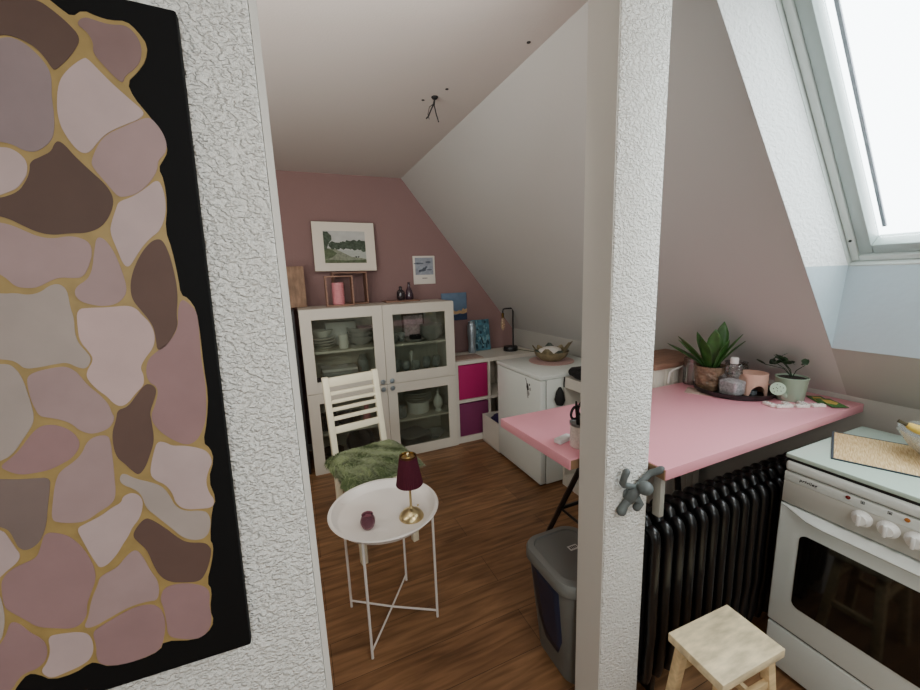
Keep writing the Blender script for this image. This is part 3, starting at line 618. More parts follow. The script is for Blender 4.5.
# ================================================================ CUBE SHELF AND WHAT STANDS ON IT
kx0, kx1, kyf, kz = 1.236, 2.09, 3.02, .75
t = thing('cube_shelf', 'low white cube shelf beside the glass cabinet', 'shelf', (kx0, kyf, 0))
w = kx1-kx0; m = MB()
for q in ((0, .022, 0, kz), (w-.022, w, 0, kz), (.022, w-.022, 0, .055), (.022, w-.022, kz-.032, kz)): m.box(q[0], q[1], 0, .39, q[2], q[3])
m.build('frame', 'shelf_white', t); MB().box(.022, w-.022, .384, .39, .055, kz-.032).build('back_panel', 'shelf_white', t)
for x in (.318, .585): MB().box(x, x+.018, .002, .38, .055, kz-.032).build('divider', 'shelf_white', t)
for x, l in ((.022, .296), (.336, .249), (.603, .229)): MB().box(x, x+l, .002, .38, .372, .398).build('shelf_board', 'shelf_white', t)
def fbox(name, label, mt, x, z, h, hd=.25):
    t = thing(name, label, 'storage box', (kx0+x, kyf+.012, z)); wd = .145
    MB().box(-wd, wd, 0, .33, 0, h, .006).build('body', mt, t)
    MB().box(-.03, .03, -.002, .001, h-.06, h-.045, .001).build('grip', mt, t)
fbox('fabric_box', 'bright magenta fabric box in the upper cube of the shelf', 'magenta_fabric', .170, .399, .31)
fbox('fabric_box', 'dull plum fabric box in the lower cube of the shelf', 'plum_fabric', .170, .056, .30)
o = MB().box(-.14, .14, -.10, .10, 0, .004, .0015).build('table_runner', 'runner'); o.location = (1.395, 3.16, kz+.0005); tag(o, 'pinkish runner cloth on top of the cube shelf', 'runner')
t = thing('abstract_canvas', 'teal blue abstract canvas leaning on the wall on the cube shelf', 'picture', (1.665, 3.37, kz+.001))
Rc = Matrix.Rotation(-.12, 4, 'X')
m = MB().mi(0).box(-.098, .098, -.009, .009, .002, .305, .002); r_ = random.Random(9)
for k in range(40):
    cx, cz = r_.uniform(-.08, .08), r_.uniform(.03, .28)
    m.mi(1+k % 2).prism([(x, z) for x, z in blobp(cx, cz, r_.uniform(.004, .016), r_.uniform(.006, .034), 9)], -.0098-.0002*k/26, -.009, 'y')
bmesh.ops.transform(m.bm, matrix=Rc, verts=m.bm.verts); m.build('canvas', ['pic_teal', 'pic_tealdark', 'pic_teallight'], t)
t = thing('silver_vase', 'tall hammered silvery blue vase on the cube shelf', 'vase', (1.545, 3.335, kz+.001))
MB().lathe([(0, 0), (.036, 0), (.04, .01), (.034, .06), (.038, .13), (.044, .2), (.04, .26), (.03, .285), (.034, .30), (.03, .30), (.026, .28), (0, .1)], (0, 0, 0), 22).build('body', 'silver', t)
t = thing('bulb_lamp', 'black metal table lamp with one bare hanging bulb by the sloped wall', 'lamp', (1.905, 3.22, kz+.001))
MB().lathe([(0, 0), (.068, 0), (.07, .004), (.07, .036), (.066, .042), (0, .042)], (0, 0, 0), 30).build('base', 'black_metal', t)
MB().tube([(.03, 0, .04), (.03, 0, .385), (.026, 0, .402), (.012, 0, .41), (-.055, 0, .41), (-.075, 0, .405), (-.082, 0, .39), (-.082, 0, .365)], .0075, 10).build('pole', 'black_metal', t)
MB().lathe([(0, .325), (.012, .325), (.014, .365), (.008, .372), (0, .372)], (-.082, 0, 0), 16).build('bulb_holder', 'brass_dark', t)
MB().lathe([(0, .205), (.008, .207), (.02, .23), (.02, .28), (.013, .315), (.011, .325), (0, .325)], (-.082, 0, 0), 18).build('bulb', 'amber_glass', t)
MB().tube([(-.082, 0, .30), (-.09, 0, .28), (-.076, 0, .26), (-.09, 0, .245), (-.08, 0, .228)], .0016, 5).build('filament', 'brass', t)
MB().tube([(.06, -.03, .01), (.10, -.09, .004), (.12, -.15, .004), (.14, -.19, .004)], .004, 6).build('cable', 'cord_green', t)

# ================================================================ FRIDGE
t = thing('fridge', 'small white fridge with a sticker on its door', 'fridge', (1.457, 2.081, 0)); fd, fh = .597, .804
MB().box(.050, .62, 0, fd, .018, fh-.031, .004).build('body', 'enamel_white', t)
dr = MB().box(0, .046, .001, fd-.001, .022, fh-.034, .006).build('door', 'enamel_white', t)
MB().box(-.004, .62, -.004, fd+.002, fh-.03, fh, .006).build('worktop', 'enamel_white', t)
MB().box(.045, .052, .004, fd-.004, .03, fh-.04).build('door_seal', 'black_matte', t)
for x, y in ((.03, .04), (.03, fd-.04), (.57, .04), (.57, fd-.04)): MB().lathe([(0, 0), (.014, 0), (.014, .022), (0, .022)], (x, y, 0), 12).build('foot', 'black_matte', t)
def Yz(y, z): return (y-2.081, z)
m = MB(); st_ = lambda P, mi: m.mi(mi).prism([Yz(a, b) for a, b in P], -.0012, .0005, 'x')
st_([(2.265, .755), (2.258, .757), (2.243, .724), (2.247, .722)], 0); st_([(2.25, .725), (2.235, .72), (2.225, .70), (2.222, .675), (2.24, .668), (2.25, .69)], 0)
st_([(2.222, .722), (2.21, .725), (2.206, .712), (2.218, .706)], 0); st_([(2.245, .668), (2.222, .668), (2.212, .65), (2.222, .632), (2.246, .64)], 1); st_([(2.215, .69), (2.2, .70), (2.196, .68), (2.21, .67)], 1)
st_([(2.232, .64), (2.226, .618), (2.236, .612), (2.244, .634)], 1)
m.build('sticker', ['print_dark', 'box_grey'], dr, smooth=0)
t = thing('low_bin', 'low white open box on the floor between fridge and shelf', 'box', (1.62, 2.845, 0))
m = MB()
for q in ((-.15, -.14, -.15, .15), (.14, .15, -.15, .15), (-.14, .14, -.15, -.14), (-.14, .14, .14, .15)): m.box(q[0], q[1], q[2], q[3], .004, .252)
m.box(-.15, .15, -.15, .15, 0, .01); m.build('walls', 'shelf_white', t)
o = MB().ball((0, 0, .0), .13, (1, 1, .55), 3, jit=.06).build('purple_cloth', 'purple_cloth'); o.location = (1.62, 2.845, .21); tag(o, 'dark purple cloth stuffed into the low white box', 'cloth')
o = MB().lathe([(0, 0), (.165, 0), (.172, .003), (.172, .007), (.16, .009), (0, .009)], (0, 0, 0), 36).build('placemat', 'knit_pink'); o.location = (1.80, 2.43, fh+.0005); tag(o, 'round knitted pink placemat on top of the fridge', 'placemat')
t = thing('leaf_bowl', 'brown and green leaf shaped bowl on the pink placemat', 'bowl', (1.80, 2.43, fh+.010))
MB().lathe([(0, 0), (.07, 0), (.085, .008), (.12, .04), (.135, .075), (.129, .075), (.11, .04), (.07, .014), (0, .012)], (0, 0, 0), 28).build('bowl_body', 'leaf_olive', t)
for k in range(9):
    a = 2*PI*k/9+.35; tall = {7: .07, 8: .045}.get(k, .012+.012*(k % 2)); rows = []
    for j in range(6):
        f = j/5; r = .088+.062*f+(.02 if k == 7 else 0)*f*f; z = .012+f*(.075+tall); wd = .052*math.sin(PI*min(.93, .22+f*.72))
        rows.append([((r-.010*abs(u))*math.cos(a)-u*wd*math.sin(a), (r-.010*abs(u))*math.sin(a)+u*wd*math.cos(a), z) for u in (-1, -.5, 0, .5, 1)])
    MB().grid(rows).build('leaf', 'leaf_slate' if k in (4, 1, 6) else 'leaf_olive', t, 60)
o = MB().ball((0, 0, 0), .085, (1.1, 1, .5), 3, jit=.07).build('white_napkin', 'cloth_white'); o.location = (1.79, 2.43, fh+.075); tag(o, 'crumpled white napkin lying in the leaf bowl', 'napkin')

# ================================================================ UNITS BETWEEN FRIDGE AND WORKTOP
t = thing('open_shelf_unit', 'white open shelf unit standing beside the fridge', 'shelf', (1.63, 1.66, 0)); w, d, h = .45, .40, .785
m = MB()
for q in ((0, w, 0, .018, 0, h), (0, w, d-.018, d, 0, h), (0, w, .018, d-.018, h-.07, h), (0, w, .018, d-.018, 0, .07), (0, w, .018, d-.018, .36, .378)): m.box(*q)
m.build('frame', 'shelf_white', t); MB().box(w-.012, w-.002, .018, d-.018, .07, h-.07).build('back_panel', 'wood_pale', t)
o = MB(); r_ = random.Random(3)
o.ball((0, 0, .035), .10, (.9, 1.25, .42), 3, jit=.12); o.ball((-.03, -.06, .05), .07, (1, 1.1, .6), 3, jit=.15)
o = o.build('black_cloth', 'black_matte'); o.location = (1.72, 1.95, .785); tag(o, 'crumpled black cloth on the white open shelf unit', 'cloth')
t = thing('black_brush', 'black brush hanging beside the fridge over the shelf edge', 'brush', (1.6252, 2.045, .787))
MB().tube([(0, 0, 0), (-.002, .004, -.04), (-.004, 0, -.07)], .0045, 7).build('handle', 'black_matte', t)
MB().lathe([(0, -.195), (.024, -.188), (.036, -.155), (.026, -.10), (.008, -.065), (0, -.065)], (-.038, 0, 0), 14).build('bristles', 'black_matte', t)
t = thing('wood_top_cabinet', 'white panelled cabinet with brown wooden top behind the worktop', 'cabinet', (1.64, 1.36, 0))
m = MB().box(0, .40, 0, .26, 0, .975, .003); 
for k in range(7): m.box(.02+k*.054, .066+k*.054, -.004, 0, .06, .965, .002)
m.build('body', 'cabinet_white', t); MB().box(-.012, .405, -.012, .27, .976, 1.003, .004).build('top', 'wood_brown', t)
MB().tube([(.085, -.014, .90), (.085, -.014, .93), (.092, -.014, .955), (.115, -.014, .966), (.245, -.014, .985), (.27, -.014, .975), (.275, -.014, .95), (.275, -.014, .90)], .006, 8).build('wire_hook_rail', 'wire_white', t)

# ================================================================ PINK WORKTOP
tz = .906
t = thing('worktop_table', 'long pink worktop built around the white post', 'table', (1.4, 1.0, 0))
ox_, oy_ = 1.4, 1.0
def R2(P): return [(x-ox_, y-oy_) for x, y in P]
top = [(.722, 1.308), (.735, .896), (.936, .896), (.9385, .722), (2.10, .742), (2.10, 1.312)]
MB().prism(R2(top), tz-.035, tz, 'z', .0025, 2).build('tabletop', 'table_pink', t)
m = MB(); m.prism(R2([(.739, .8945), (.936, .8945), (.936, .898), (.739, .898)]), tz-.033, tz-.003, 'z')
m.prism(R2([(.9345, .724), (.9385, .7235), (.937, .894), (.9335, .894)]), tz-.033, tz-.003, 'z'); m.build('raw_edge', 'wood_raw', t)
MB().prism(R2([(.950, .746), (.970, .746), (.970, .772), (.950, .772)]), .735, tz-.0355, 'z', .002).build('support_block', 'support_grey', t)
t = thing('trestle', 'black metal trestle holding up the left end of the pink worktop', 'trestle', (1.0, 1.0, 0))
bar = lambda a, b, r=.012: MB().tube([a, b], r, 8)
MB().box(-.02, .42, .02, .09, .847, .8705, .003).build('top_bar', 'black_metal', t)
bar((.003, .08, .845), (.05, .54, 0)).build('leg', 'black_metal', t); bar((.40, .08, .845), (.41, .54, 0)).build('leg', 'black_metal', t)
bar((.03, .05, .845), (.03, -.05, 0)).build('leg', 'black_metal', t); bar((.40, .05, .845), (.40, -.05, 0)).build('leg', 'black_metal', t)
bar((.026, .309, .42), (.405, .309, .42), .008).build('crossbar', 'black_metal', t)
bar((.026, .309, .42), (.03, 0, .42), .006).build('spreader', 'black_metal', t)

# ---------------------------------------------------------------- things on the worktop
zt = tz+.0008
t = thing('oval_tray', 'round black tray holding plant pot, bottle and oil burner', 'tray', (1.835, 1.095, zt))
MB().lathe([(0, 0), (.148, 0), (.155, .004), (.162, .024), (.158, .025), (.150, .008), (0, .006)], (0, 0, 0), 44).build('tray_body', 'black_metal', t)
tt = zt+.0075
o = MB().prism(rrect(.10, .12, .008), 0, .0012, 'z').build('paper_card', 'runner'); o.location = (1.705, 1.16, zt-.0006); o.rotation_euler.z = .5; tag(o, 'small beige card under the left end of the black tray', 'card')
t = thing('snake_plant', 'potted snake plant with upright green leaves in a bronze pot', 'plant', (1.768, 1.165, tt))
MB().lathe([(0, 0), (.052, 0), (.057, .006), (.061, .04), (.065, .085), (.068, .112), (.062, .112), (.055, .10), (0, .10)], (0, 0, 0), 28).build('pot', 'pot_bronze', t)
MB().lathe([(0, .095), (.054, .10), (0, .106)], (0, 0, 0), 18).build('soil', 'soil', t)
def blade(mb, base, az, lean, L, w, twist=0, curl=.3):
    rows = []; d = Vector((math.cos(az), math.sin(az), 0)); side = Vector((-math.sin(az+twist), math.cos(az+twist), 0))
    for j in range(9):
        f = j/8; out = math.sin(lean)*L*f*(1+curl*f); up = math.cos(lean)*L*f*(1-curl*.25*f)
        c = Vector(base)+d*out+Vector((0, 0, up)); ww = w*(math.sin(PI*min(1, .16+.5*f))*(1 if f < .65 else max(.02, (1-((f-.65)/.35)**1.6))))
        nrm = d*-.18*ww
        rows.append([c+side*ww*u+nrm*(1-u*u)*1.5 for u in (-1, -.55, 0, .55, 1)])
    return mb.grid(rows)
r_ = random.Random(12)
cam_az = math.atan2(-1.15, -1.79)
for az, ln, L, w in ((cam_az+1.9, .07, .235, .030), (cam_az+.2, .12, .205, .028), (cam_az-1.9, .95, .17, .020), (cam_az-1.1, .55, .19, .026), (cam_az+1.5, .38, .19, .022), (cam_az-.4, .35, .17, .030), (cam_az+2.6, .30, .20, .024), (cam_az-1.6, .6, .16, .026), (cam_az+1.3, .5, .17, .014), (cam_az-2.5, .4, .18, .024), (cam_az+.9, .3, .16, .028)):
    az += 0; bl = blade(MB(), (.022*math.cos(az), .022*math.sin(az), .10), az, ln, L, w, cam_az+PI/2-az-PI/2 if ln < .3 else r_.uniform(-.4, .4)).build('leaf', 'plant_green', t, 60)
    sm = bl.modifiers.new('thick', 'SOLIDIFY'); sm.thickness = .002
t = thing('apothecary_bottle', 'clear square bottle with white cap filled with pale crystals', 'bottle', (1.765, 1.058, tt))
m = MB(); loft(m, [(rrect(.078, .078, .012), 0), (rrect(.086, .086, .014), .004), (rrect(.086, .086, .014), .075), (rrect(.066, .066, .03), .092), (rrect(.066, .066, .03), .118), (rrect(.034, .034, .0165), .130), (rrect(.034, .034, .0165), .140)])
m.build('glass_body', 'clear', t)
m = MB(); loft(m, [(rrect(.072, .072, .01), .004), (rrect(.078, .078, .01), .06), (rrect(.07, .07, .01), .064)]); m.build('crystals', 'crystals', t)
MB().lathe([(0, .1405), (.015, .1405), (.016, .145), (.016, .164), (.014, .167), (0, .167)], (0, 0, 0), 20).build('cap', 'box_white', t)
t = thing('glass_jar', 'clear glass jar with a leaf sprig behind the pink oil burner', 'jar', (1.885, 1.12, tt))
MB().lathe([(0, 0), (.045, 0), (.05, .005), (.05, .10), (.042, .115), (.047, .122), (.044, .122), (.039, .115), (.047, .098), (.047, .008), (0, .007)], (0, 0, 0), 26).build('jar_body', 'clear', t)
lf = blade(MB(), (0, -.01, .06), -1.2, .5, .07, .009).build('sprig', 'plant_edge', t, 60)
t = thing('tall_glass', 'empty clear glass cylinder at the left end of the black tray', 'glass', (1.762, 1.228, zt))
t.location = (1.80, 1.275, zt)
MB().lathe([(0, 0), (.038, 0), (.04, .004), (.04, .13), (.0375, .13), (.0375, .006), (0, .005)], (0, 0, 0), 24).build('glass_body', 'clear', t)
t = thing('oil_burner', 'peach ceramic oil burner with an arched opening on the tray', 'burner', (1.848, 1.022, tt), math.atan2(-1.02, -1.85)+.45)
n = 40; prof = []; rad, hh = .054, .096
bmx = bmesh.new(); ring = []
arch = lambda a: .048*math.sqrt(max(0, 1-(a/.60)**2)) if abs(a) < .60 else 0
lo = []; hi = []
for k in range(n*2):
    a = -PI+2*PI*(k+.5)/(n*2); z0 = arch(a)
    lo.append(bmx.verts.new((rad*math.cos(a), rad*math.sin(a), z0))); hi.append(bmx.verts.new((rad*math.cos(a), rad*math.sin(a), hh)))
li = [bmx.verts.new((v.co.x*.88, v.co.y*.88, v.co.z)) for v in lo]; hi2 = [bmx.verts.new((v.co.x*.9, v.co.y*.9, hh)) for v in hi]; dish = [bmx.verts.new((v.co.x*.5, v.co.y*.5, hh-.012)) for v in hi]
c0 = bmx.verts.new((0, 0, hh-.015)); N2 = n*2
ins = [bmx.verts.new((v.co.x, v.co.y, hh-.02)) for v in li]; c1 = bmx.verts.new((0, 0, hh-.021))
for k in range(N2):
    j = (k+1) % N2
    for A, B in ((lo, hi), (hi, hi2), (hi2, dish), (li, lo), (ins, li)): bmx.faces.new((A[k], A[j], B[j], B[k]))
    bmx.faces.new((dish[k], dish[j], c0)); bmx.faces.new((ins[j], ins[k], c1))
bmesh.ops.recalc_face_normals(bmx, faces=bmx.faces)
MB().put(bmx).build('burner_body', 'terracotta', t)
o = MB().lathe([(0, 0), (.019, 0), (.019, .014), (.0175, .015), (.0175, .011), (0, .011)], (0, 0, 0), 20).build('tealight', 'silver'); o.location = (1.848, 1.022, tt); tag(o, 'tealight inside the arched opening of the oil burner', 'candle')
t = thing('watering_can_planter', 'mint green watering can shaped planter with a small vine', 'plant', (1.918, .912, zt))
MB().lathe([(0, 0), (.046, 0), (.048, .003), (.056, .095), (.0585, .099), (.055, .101), (.052, .092), (0, .092)], (0, 0, 0), 32).build('pot', 'mint', t)
MB().lathe([(0, .09), (.0515, .094), (.02, .10), (0, .098)], (0, 0, 0), 20).build('soil', 'soil', t)
ca = math.atan2(-.90, -1.935)
dv = Vector((math.cos(ca+.75*-1), math.sin(ca-.75), 0))
dv = Vector((math.cos(ca-.42), math.sin(ca-.42), 0))
sp0 = dv*.046+Vector((0, 0, .022)); sp1 = dv*.088+Vector((0, 0, .056))
MB().tube([sp0, sp0.lerp(sp1, .5), sp1], [.014, .0115, .010], 12).build('spout', 'mint', t)
rn = (dv*.6+Vector((0, 0, .5))+Vector((math.cos(ca), math.sin(ca), 0))*.6).normalized(); Rr = Matrix.Translation(sp1) @ rn.to_track_quat('Z', 'Y').to_matrix().to_4x4()
ro = MB().lathe([(0, 0), (.012, 0), (.027, .016), (.027, .019), (0, .021)], (0, 0, 0), 24, Rr).build('rose', 'mint_light', t)
m = MB()
for k in range(9): a = k*2.4; r = .0065*math.sqrt(k)*1.05; m.lathe([(0, .0205), (.0018, .0205), (.0018, .0222), (0, .0222)], (r*math.cos(a), r*math.sin(a), 0), 6, Rr)
m.build('rose_hole', 'soil', ro)
vs = MB(); lv = []
for a, tipz, l in ((ca+2.2+PI, .155, .03), (ca-1.4, .165, .075), (ca-1.75, .14, .10), (ca+1.0, .16, .045), (ca-.9, .17, .05), (ca-2.1, .175, .055)):
    e_ = Vector((math.cos(a)*l, math.sin(a)*l, tipz)); vs.tube([(0, 0, .095), (e_.x*.3, e_.y*.3, .13), tuple(e_)], .0016, 5); lv += [e_, e_*.75+Vector((.008, .006, .036)), e_*.5+Vector((-.01, .012, .075))]
vs.build('vine_stem', 'vine_green', t)
for e_ in lv:
    az = r_.uniform(0, 6.28); blade(MB(), tuple(e_), az, .9, .036, .016, r_.uniform(-.5, .5), .02).build('leaf', 'vine_green', t, 60)
# little white tiles in a row
tl0 = None
for k, (x, y, a, w1) in enumerate(((1.762, .905, 1.25, .030), (1.775, .868, -.50, .046), (1.815, .868, .95, .030), (1.845, .833, -.50, .040), (1.875, .842, 1.0, .030), (1.905, .808, -.50, .040))):
    lab = 'white game tile on the pink worktop, %s in the row before the planter' % ('leftmost', 'second from left', 'third from left', 'third from right', 'second from right', 'rightmost')[k]
    if tl0 is None:
        tl0 = thing('game_tile', lab, 'tile', (x, y, zt), a, 'white game tiles'); MB().box(-.024, .024, -.011, .011, 0, .012, .002).build('tile_body', 'tile_white', tl0)
        m = MB()
        for dx, dy in ((-.014, .004), (-.006, -.004), (.008, .004), (.015, -.003), (.001, 0)): m.box(dx-.002, dx+.002, dy-.002, dy+.002, .0119, .0125)
        m.build('tile_marks', 'tile_mark', tl0, smooth=0)
    else: dup(tl0, (x, y, zt), a, lab)
for k, (x, y, a, h) in enumerate(((2.005, .845, -.72, 0), (1.985, .80, -.62, .0035))):
    t = thing('seed_packet', ('green seed packet lying beneath the other near the wall', 'upper green and yellow seed packet lying at the worktop end')[k], 'packet', (x, y, zt+h), a)
    MB().box(-.028, .028, -.055, .055, 0, .003, .001).build('paper', 'seed_green', t); MB().prism([(-.022, -.01), (.0, -.03), (.022, -.005), (.016, .035), (-.012, .04)], .003, .0034, 'z').build('picture', 'seed_yellow', t)
# pencil cup
t = thing('pencil_cup', 'patterned white pencil cup with metal rim beside the post', 'cup', (.832, .962, zt))
MB().lathe([(0, 0), (.033, 0), (.034, .003), (.034, .082), (.031, .082), (.031, .005), (0, .004)], (0, 0, 0), 24).build('cup_body', 'tile_white', t)
MB().lathe([(.0341, .074), (.0365, .076), (.0365, .083), (.031, .0835), (.031, .080)], (0, 0, 0), 24).build('rim', 'steel', t)
t = thing('scissors', 'black handled scissors standing in the pencil cup', 'scissors', (.832, .962, zt+.006))
lp = lambda cx, cz, rx, rz: [(cx+rx*math.cos(2*PI*k/18), -.012+.002*math.sin(2*PI*k/9), cz+rz*math.sin(2*PI*k/18)) for k in range(18)]
MB().tube(lp(-.036, .118, .014, .02), .0042, 8, True).build('handle', 'black_matte', t); MB().tube(lp(-.01, .128, .012, .02), .0042, 8, True).build('handle', 'black_matte', t)
MB().box(-.004, .004, -.013, -.011, .004, .115, 0, Mx=Matrix.Rotation(-.14, 4, 'Y')).build('blade', 'steel', t)
def pen(label, mt, dx, dy, tx_, ty_, L, r=.0042):
    t = thing('pen', label, 'pen', (.832+dx, .962+dy, zt+.006)); MB().tube([(0, 0, 0), (tx_*.85, ty_*.85, L*.85)], r, 8).build('barrel', mt, t); MB().tube([(tx_*.85, ty_*.85, L*.85), (tx_, ty_, L)], [r, r*.5], 8).build('tip', 'black_matte', t)
pen('black pen leaning far left out of the pencil cup', 'black_matte', -.012, -.012, -.022, -.004, .158, .0055)
pen('white pen standing in the pencil cup', 'box_white', -.004, -.016, -.004, -.004, .115, .006)
pen('red pen standing in the pencil cup next to the post', 'scissor_red', .006, -.016, .003, -.004, .128, .006)
pen('tall black pen rising from the pencil cup next to the post', 'black_matte', .004, -.004, .008, -.004, .168, .005)
o = MB().box(-.034, .034, -.014, .014, 0, .016, .003).build('small_box', 'box_white'); o.location = (.805, 1.016, zt); o.rotation_euler.z = .25; tag(o, 'small flat white box on the worktop left of the pencil cup', 'box')

# ================================================================ HOOK ON THE POST
t = thing('figure_hook', 'grey rubber wall hook shaped like a climbing figure on the post', 'hook', (.846, .775, .84))
def hk(p): return (p[0]-.846, p[1]-.775, p[2]-.84)
MB().tube([hk(p) for p in ((.868, .752, .856), (.853, .756, .842), (.846, .760, .828), (.842, .762, .816))], [.0135, .0172, .0172, .0135], 14, round_ends=True).build('torso', 'grey_rubber', t)
MB().ball(hk((.870, .732, .862)), .0218, (1, 1, .92), 3).build('head', 'grey_rubber', t)
MB().tube([hk(p) for p in ((.862, .757, .854), (.835, .760, .864), (.815, .758, .872), (.804, .752, .884), (.805, .748, .905), (.811, .746, .921))], [.009, .0085, .0085, .0095, .0095, .010], 12, round_ends=True).build('arm', 'grey_rubber', t)
MB().tube([hk(p) for p in ((.868, .757, .855), (.90, .760, .872), (.918, .757, .885), (.930, .745, .893), (.938, .737, .901))], [.010, .010, .010, .0105, .011], 12, round_ends=True).build('arm', 'grey_rubber', t)
MB().tube([hk(p) for p in ((.842, .762, .818), (.828, .764, .804), (.812, .760, .789))], [.0115, .0115, .0135], 12, round_ends=True).build('leg', 'grey_rubber', t)
MB().tube([hk(p) for p in ((.848, .760, .822), (.866, .752, .818), (.870, .748, .806), (.860, .750, .794))], [.0115, .0115, .012, .0115], 12, round_ends=True).build('leg', 'grey_rubber', t)
MB().lathe([(0, 0), (.016, 0), (.014, .012), (0, .012)], (0, 0, 0), 18, Matrix.Translation((-.001, -.0005, -.01)) @ Matrix.Rotation(PI/2, 4, 'X')).build('base_plate', 'grey_rubber', t)

# ================================================================ RADIATOR
t = thing('radiator', 'black ribbed column radiator below the pink worktop', 'radiator', (1.45, .822, 0))
x0_, dx_, nS = .972, .0555, 18
zb, zp = .105, .700
sm_ = MB()
cp_ = [(-.052, zb), (-.052, zp-.12), (-.052, zp-.052), (-.034, zp-.036), (-.020, zp-.044), (-.007, zp-.012), (.007, zp-.012), (.018, zp-.034), (.030, zp-.014), (.052, zp-.022), (.052, zp-.10), (.052, zb), (.02, zb-.01), (-.02, zb-.01)]
P = [(0, a, b) for a, b in chaikin(cp_, 2)]
sm_.tube(P, .0165, 12, True)
for y in (-.017, .017): sm_.tube([(0, y, zb), (0, y, zp-.03)], .0155, 10)
sm_.tube([(-.0278, 0, zp-.07), (.0278, 0, zp-.07)], .022, 12); sm_.tube([(-.0278, 0, zb+.05), (.0278, 0, zb+.05)], .022, 12)
s0_ = sm_.build('section', 'radiator_black', t); s0_.location = (x0_-1.45, 0, 0)
for k in range(1, nS):
    c = s0_.copy(); C.objects.link(c); c.location = (x0_-1.45+k*dx_, 0, 0)
for k in (1, nS-2): MB().box(x0_-1.45+k*dx_-.012, x0_-1.45+k*dx_+.012, -.03, .03, 0, zb+.01, .004).build('foot', 'radiator_black', t)
MB().tube([(x0_-1.45+nS*dx_-.03, 0, zb+.05), (x0_-1.45+nS*dx_+.02, 0, zb+.05), (x0_-1.45+nS*dx_+.03, 0, zb+.02), (x0_-1.45+nS*dx_+.03, 0, 0)], .011, 10).build('pipe', 'radiator_black', t)

# ================================================================ STOVE   (front faces -x; local x from the front, y along the front)
t = thing('stove', 'white free standing electric stove with mint cover on top', 'stove', (1.507, .704, 0)); sw, sd = .60, .495
Y = lambda y: y-.704
MB().box(.022, sd, -sw, 0, .012, .822, .004).build('body', 'enamel_white', t)
MB().box(-.006, sd+.004, -sw-.002, .002, .8265, .842, .0035).build('hob_cover', 'hob_mint', t)
MB().box(.0, sd, -sw+.004, -.004, .8165, .8265).build('hob_gap', 'seam_black', t)
MB().box(-.008, .03, -sw, 0, .781, .8165, .011, 4).build('top_trim', 'enamel_white', t)
cp = MB(); cp.mi(0).box(-.004, .03, -sw, 0, .744, .7775, .003); cp.mi(1).box(-.0038, .03, -sw, 0, .664, .7445, .003); cp = cp.build('control_panel', ['enamel_white', 'enamel_grey'], t)
MB().box(.006, .03, -sw+.003, -.003, .777, .7815).build('seam', 'seam_black', t)
Rk = Matrix.Rotation(-PI/2, 4, 'Y')
for y in (.498, .441, .386, .331, .276):
    Mx = Matrix.Translation((-.0042, Y(y), .7185)) @ Rk
    k = MB().lathe([(0, 0), (.0245, 0), (.0245, .004), (.021, .007), (.0185, .010), (.0165, .020), (0, .021)], (0, 0, 0), 30, Mx).build('knob', 'knob_white', cp)
    m = MB().box(-.0165, .0165, -.0045, .0045, .006, .030, .002, Mx=Mx); m.build('grip', 'knob_white', cp) if 0 else m.bm.free()
    g = MB().box(-.018, .018, -.0042, .0042, .018, .029, .003, Mx=Mx).build('knob_grip', 'knob_white', cp)
    d_ = MB()
    for j in range(7):
        a = -2.2+j*.73; d_.lathe([(0, .0042), (.0013, .0042), (.0013, .0050), (0, .0050)], (.0225*math.cos(a), .0225*math.sin(a), 0), 6, Mx)
    d_.build('dial_mark', 'print_dark', cp)
for y, c in ((.535, 'lamp_red'), (.409, 'lamp_amber')): MB().lathe([(0, 0), (.0058, 0), (.0058, .003), (.003, .0045), (0, .005)], (0, 0, 0), 16, Matrix.Translation((-.004, Y(y), .767)) @ Rk).build('indicator_light', c, cp)
m = MB()
for y in (.502, .444, .372): 
    for a in ((0, .009, 0, .0012), (0, .009, .008, .0092), (0, .0012, .0012, .008), (.0078, .009, .0012, .008)): m.box(-.0047, -.003, Y(y)-a[1]+.0045, Y(y)-a[0]+.0045, .763+a[2], .763+a[3])
    m.box(-.0047, -.003, Y(y)-.002, Y(y)+.002, .765, .769)
m.build('symbol', 'print_dark', cp, smooth=0)
cu = bpy.data.curves.new('brand', 'FONT'); cu.body = 'privileg'; cu.size = .0145; cu.shear = .2; cu.offset = .0004; cu.extrude = .0003; cu.space_character = 1.1
tob = bpy.data.objects.new('tmp_text', cu); C.objects.link(tob); dg = bpy.context.evaluated_depsgraph_get()
tme = bpy.data.meshes.new_from_object(tob.evaluated_get(dg)); bpy.data.objects.remove(tob)
to = bpy.data.objects.new('lettering', tme); C.objects.link(to); tme.materials.clear(); tme.materials.append(M['print_dark'])
to.parent = cp; to.matrix_local = Matrix.Translation((-.0043, Y(.660), .7575)) @ Matrix(((0, 0, -1, 0), (-1, 0, 0, 0), (0, 1, 0, 0), (0, 0, 0, 1)))
dr = MB().box(-.010, .022, -sw, 0, .194, .6585, .006, 3).build('oven_door', 'enamel_white', t)
wy0, wy1, wz0, wz1 = Y(.172), Y(.637), .300, .578
m = MB(); m.prism([((wy0+wy1)/2+a, (wz0+wz1)/2+b) for a, b in rrect(wy1-wy0, wz1-wz0, .022, 6)], -.0122, -.0095, 'x'); m.build('door_glass', 'oven_glass', dr)
m = MB(); hp = []
hy = [(-.003, -.010, .655), (-.02, -.012, .652), (-.05, -.020, .645), (-.085, -.030, .638), (-.13, -.033, .635), (-sw+.13, -.033, .635), (-sw+.085, -.030, .638), (-sw+.05, -.020, .645), (-sw+.02, -.012, .652), (-sw+.003, -.010, .655)]
rows = []
for y, x, z in hy: rows.append([(-.008, y, z-.004), (x+.003, y, z-.003), (x, y, z+.002), (x+.003, y, z+.008), (-.006, y, .6575)])
m.grid(rows); m.build('door_handle', 'enamel_white', dr, 50)
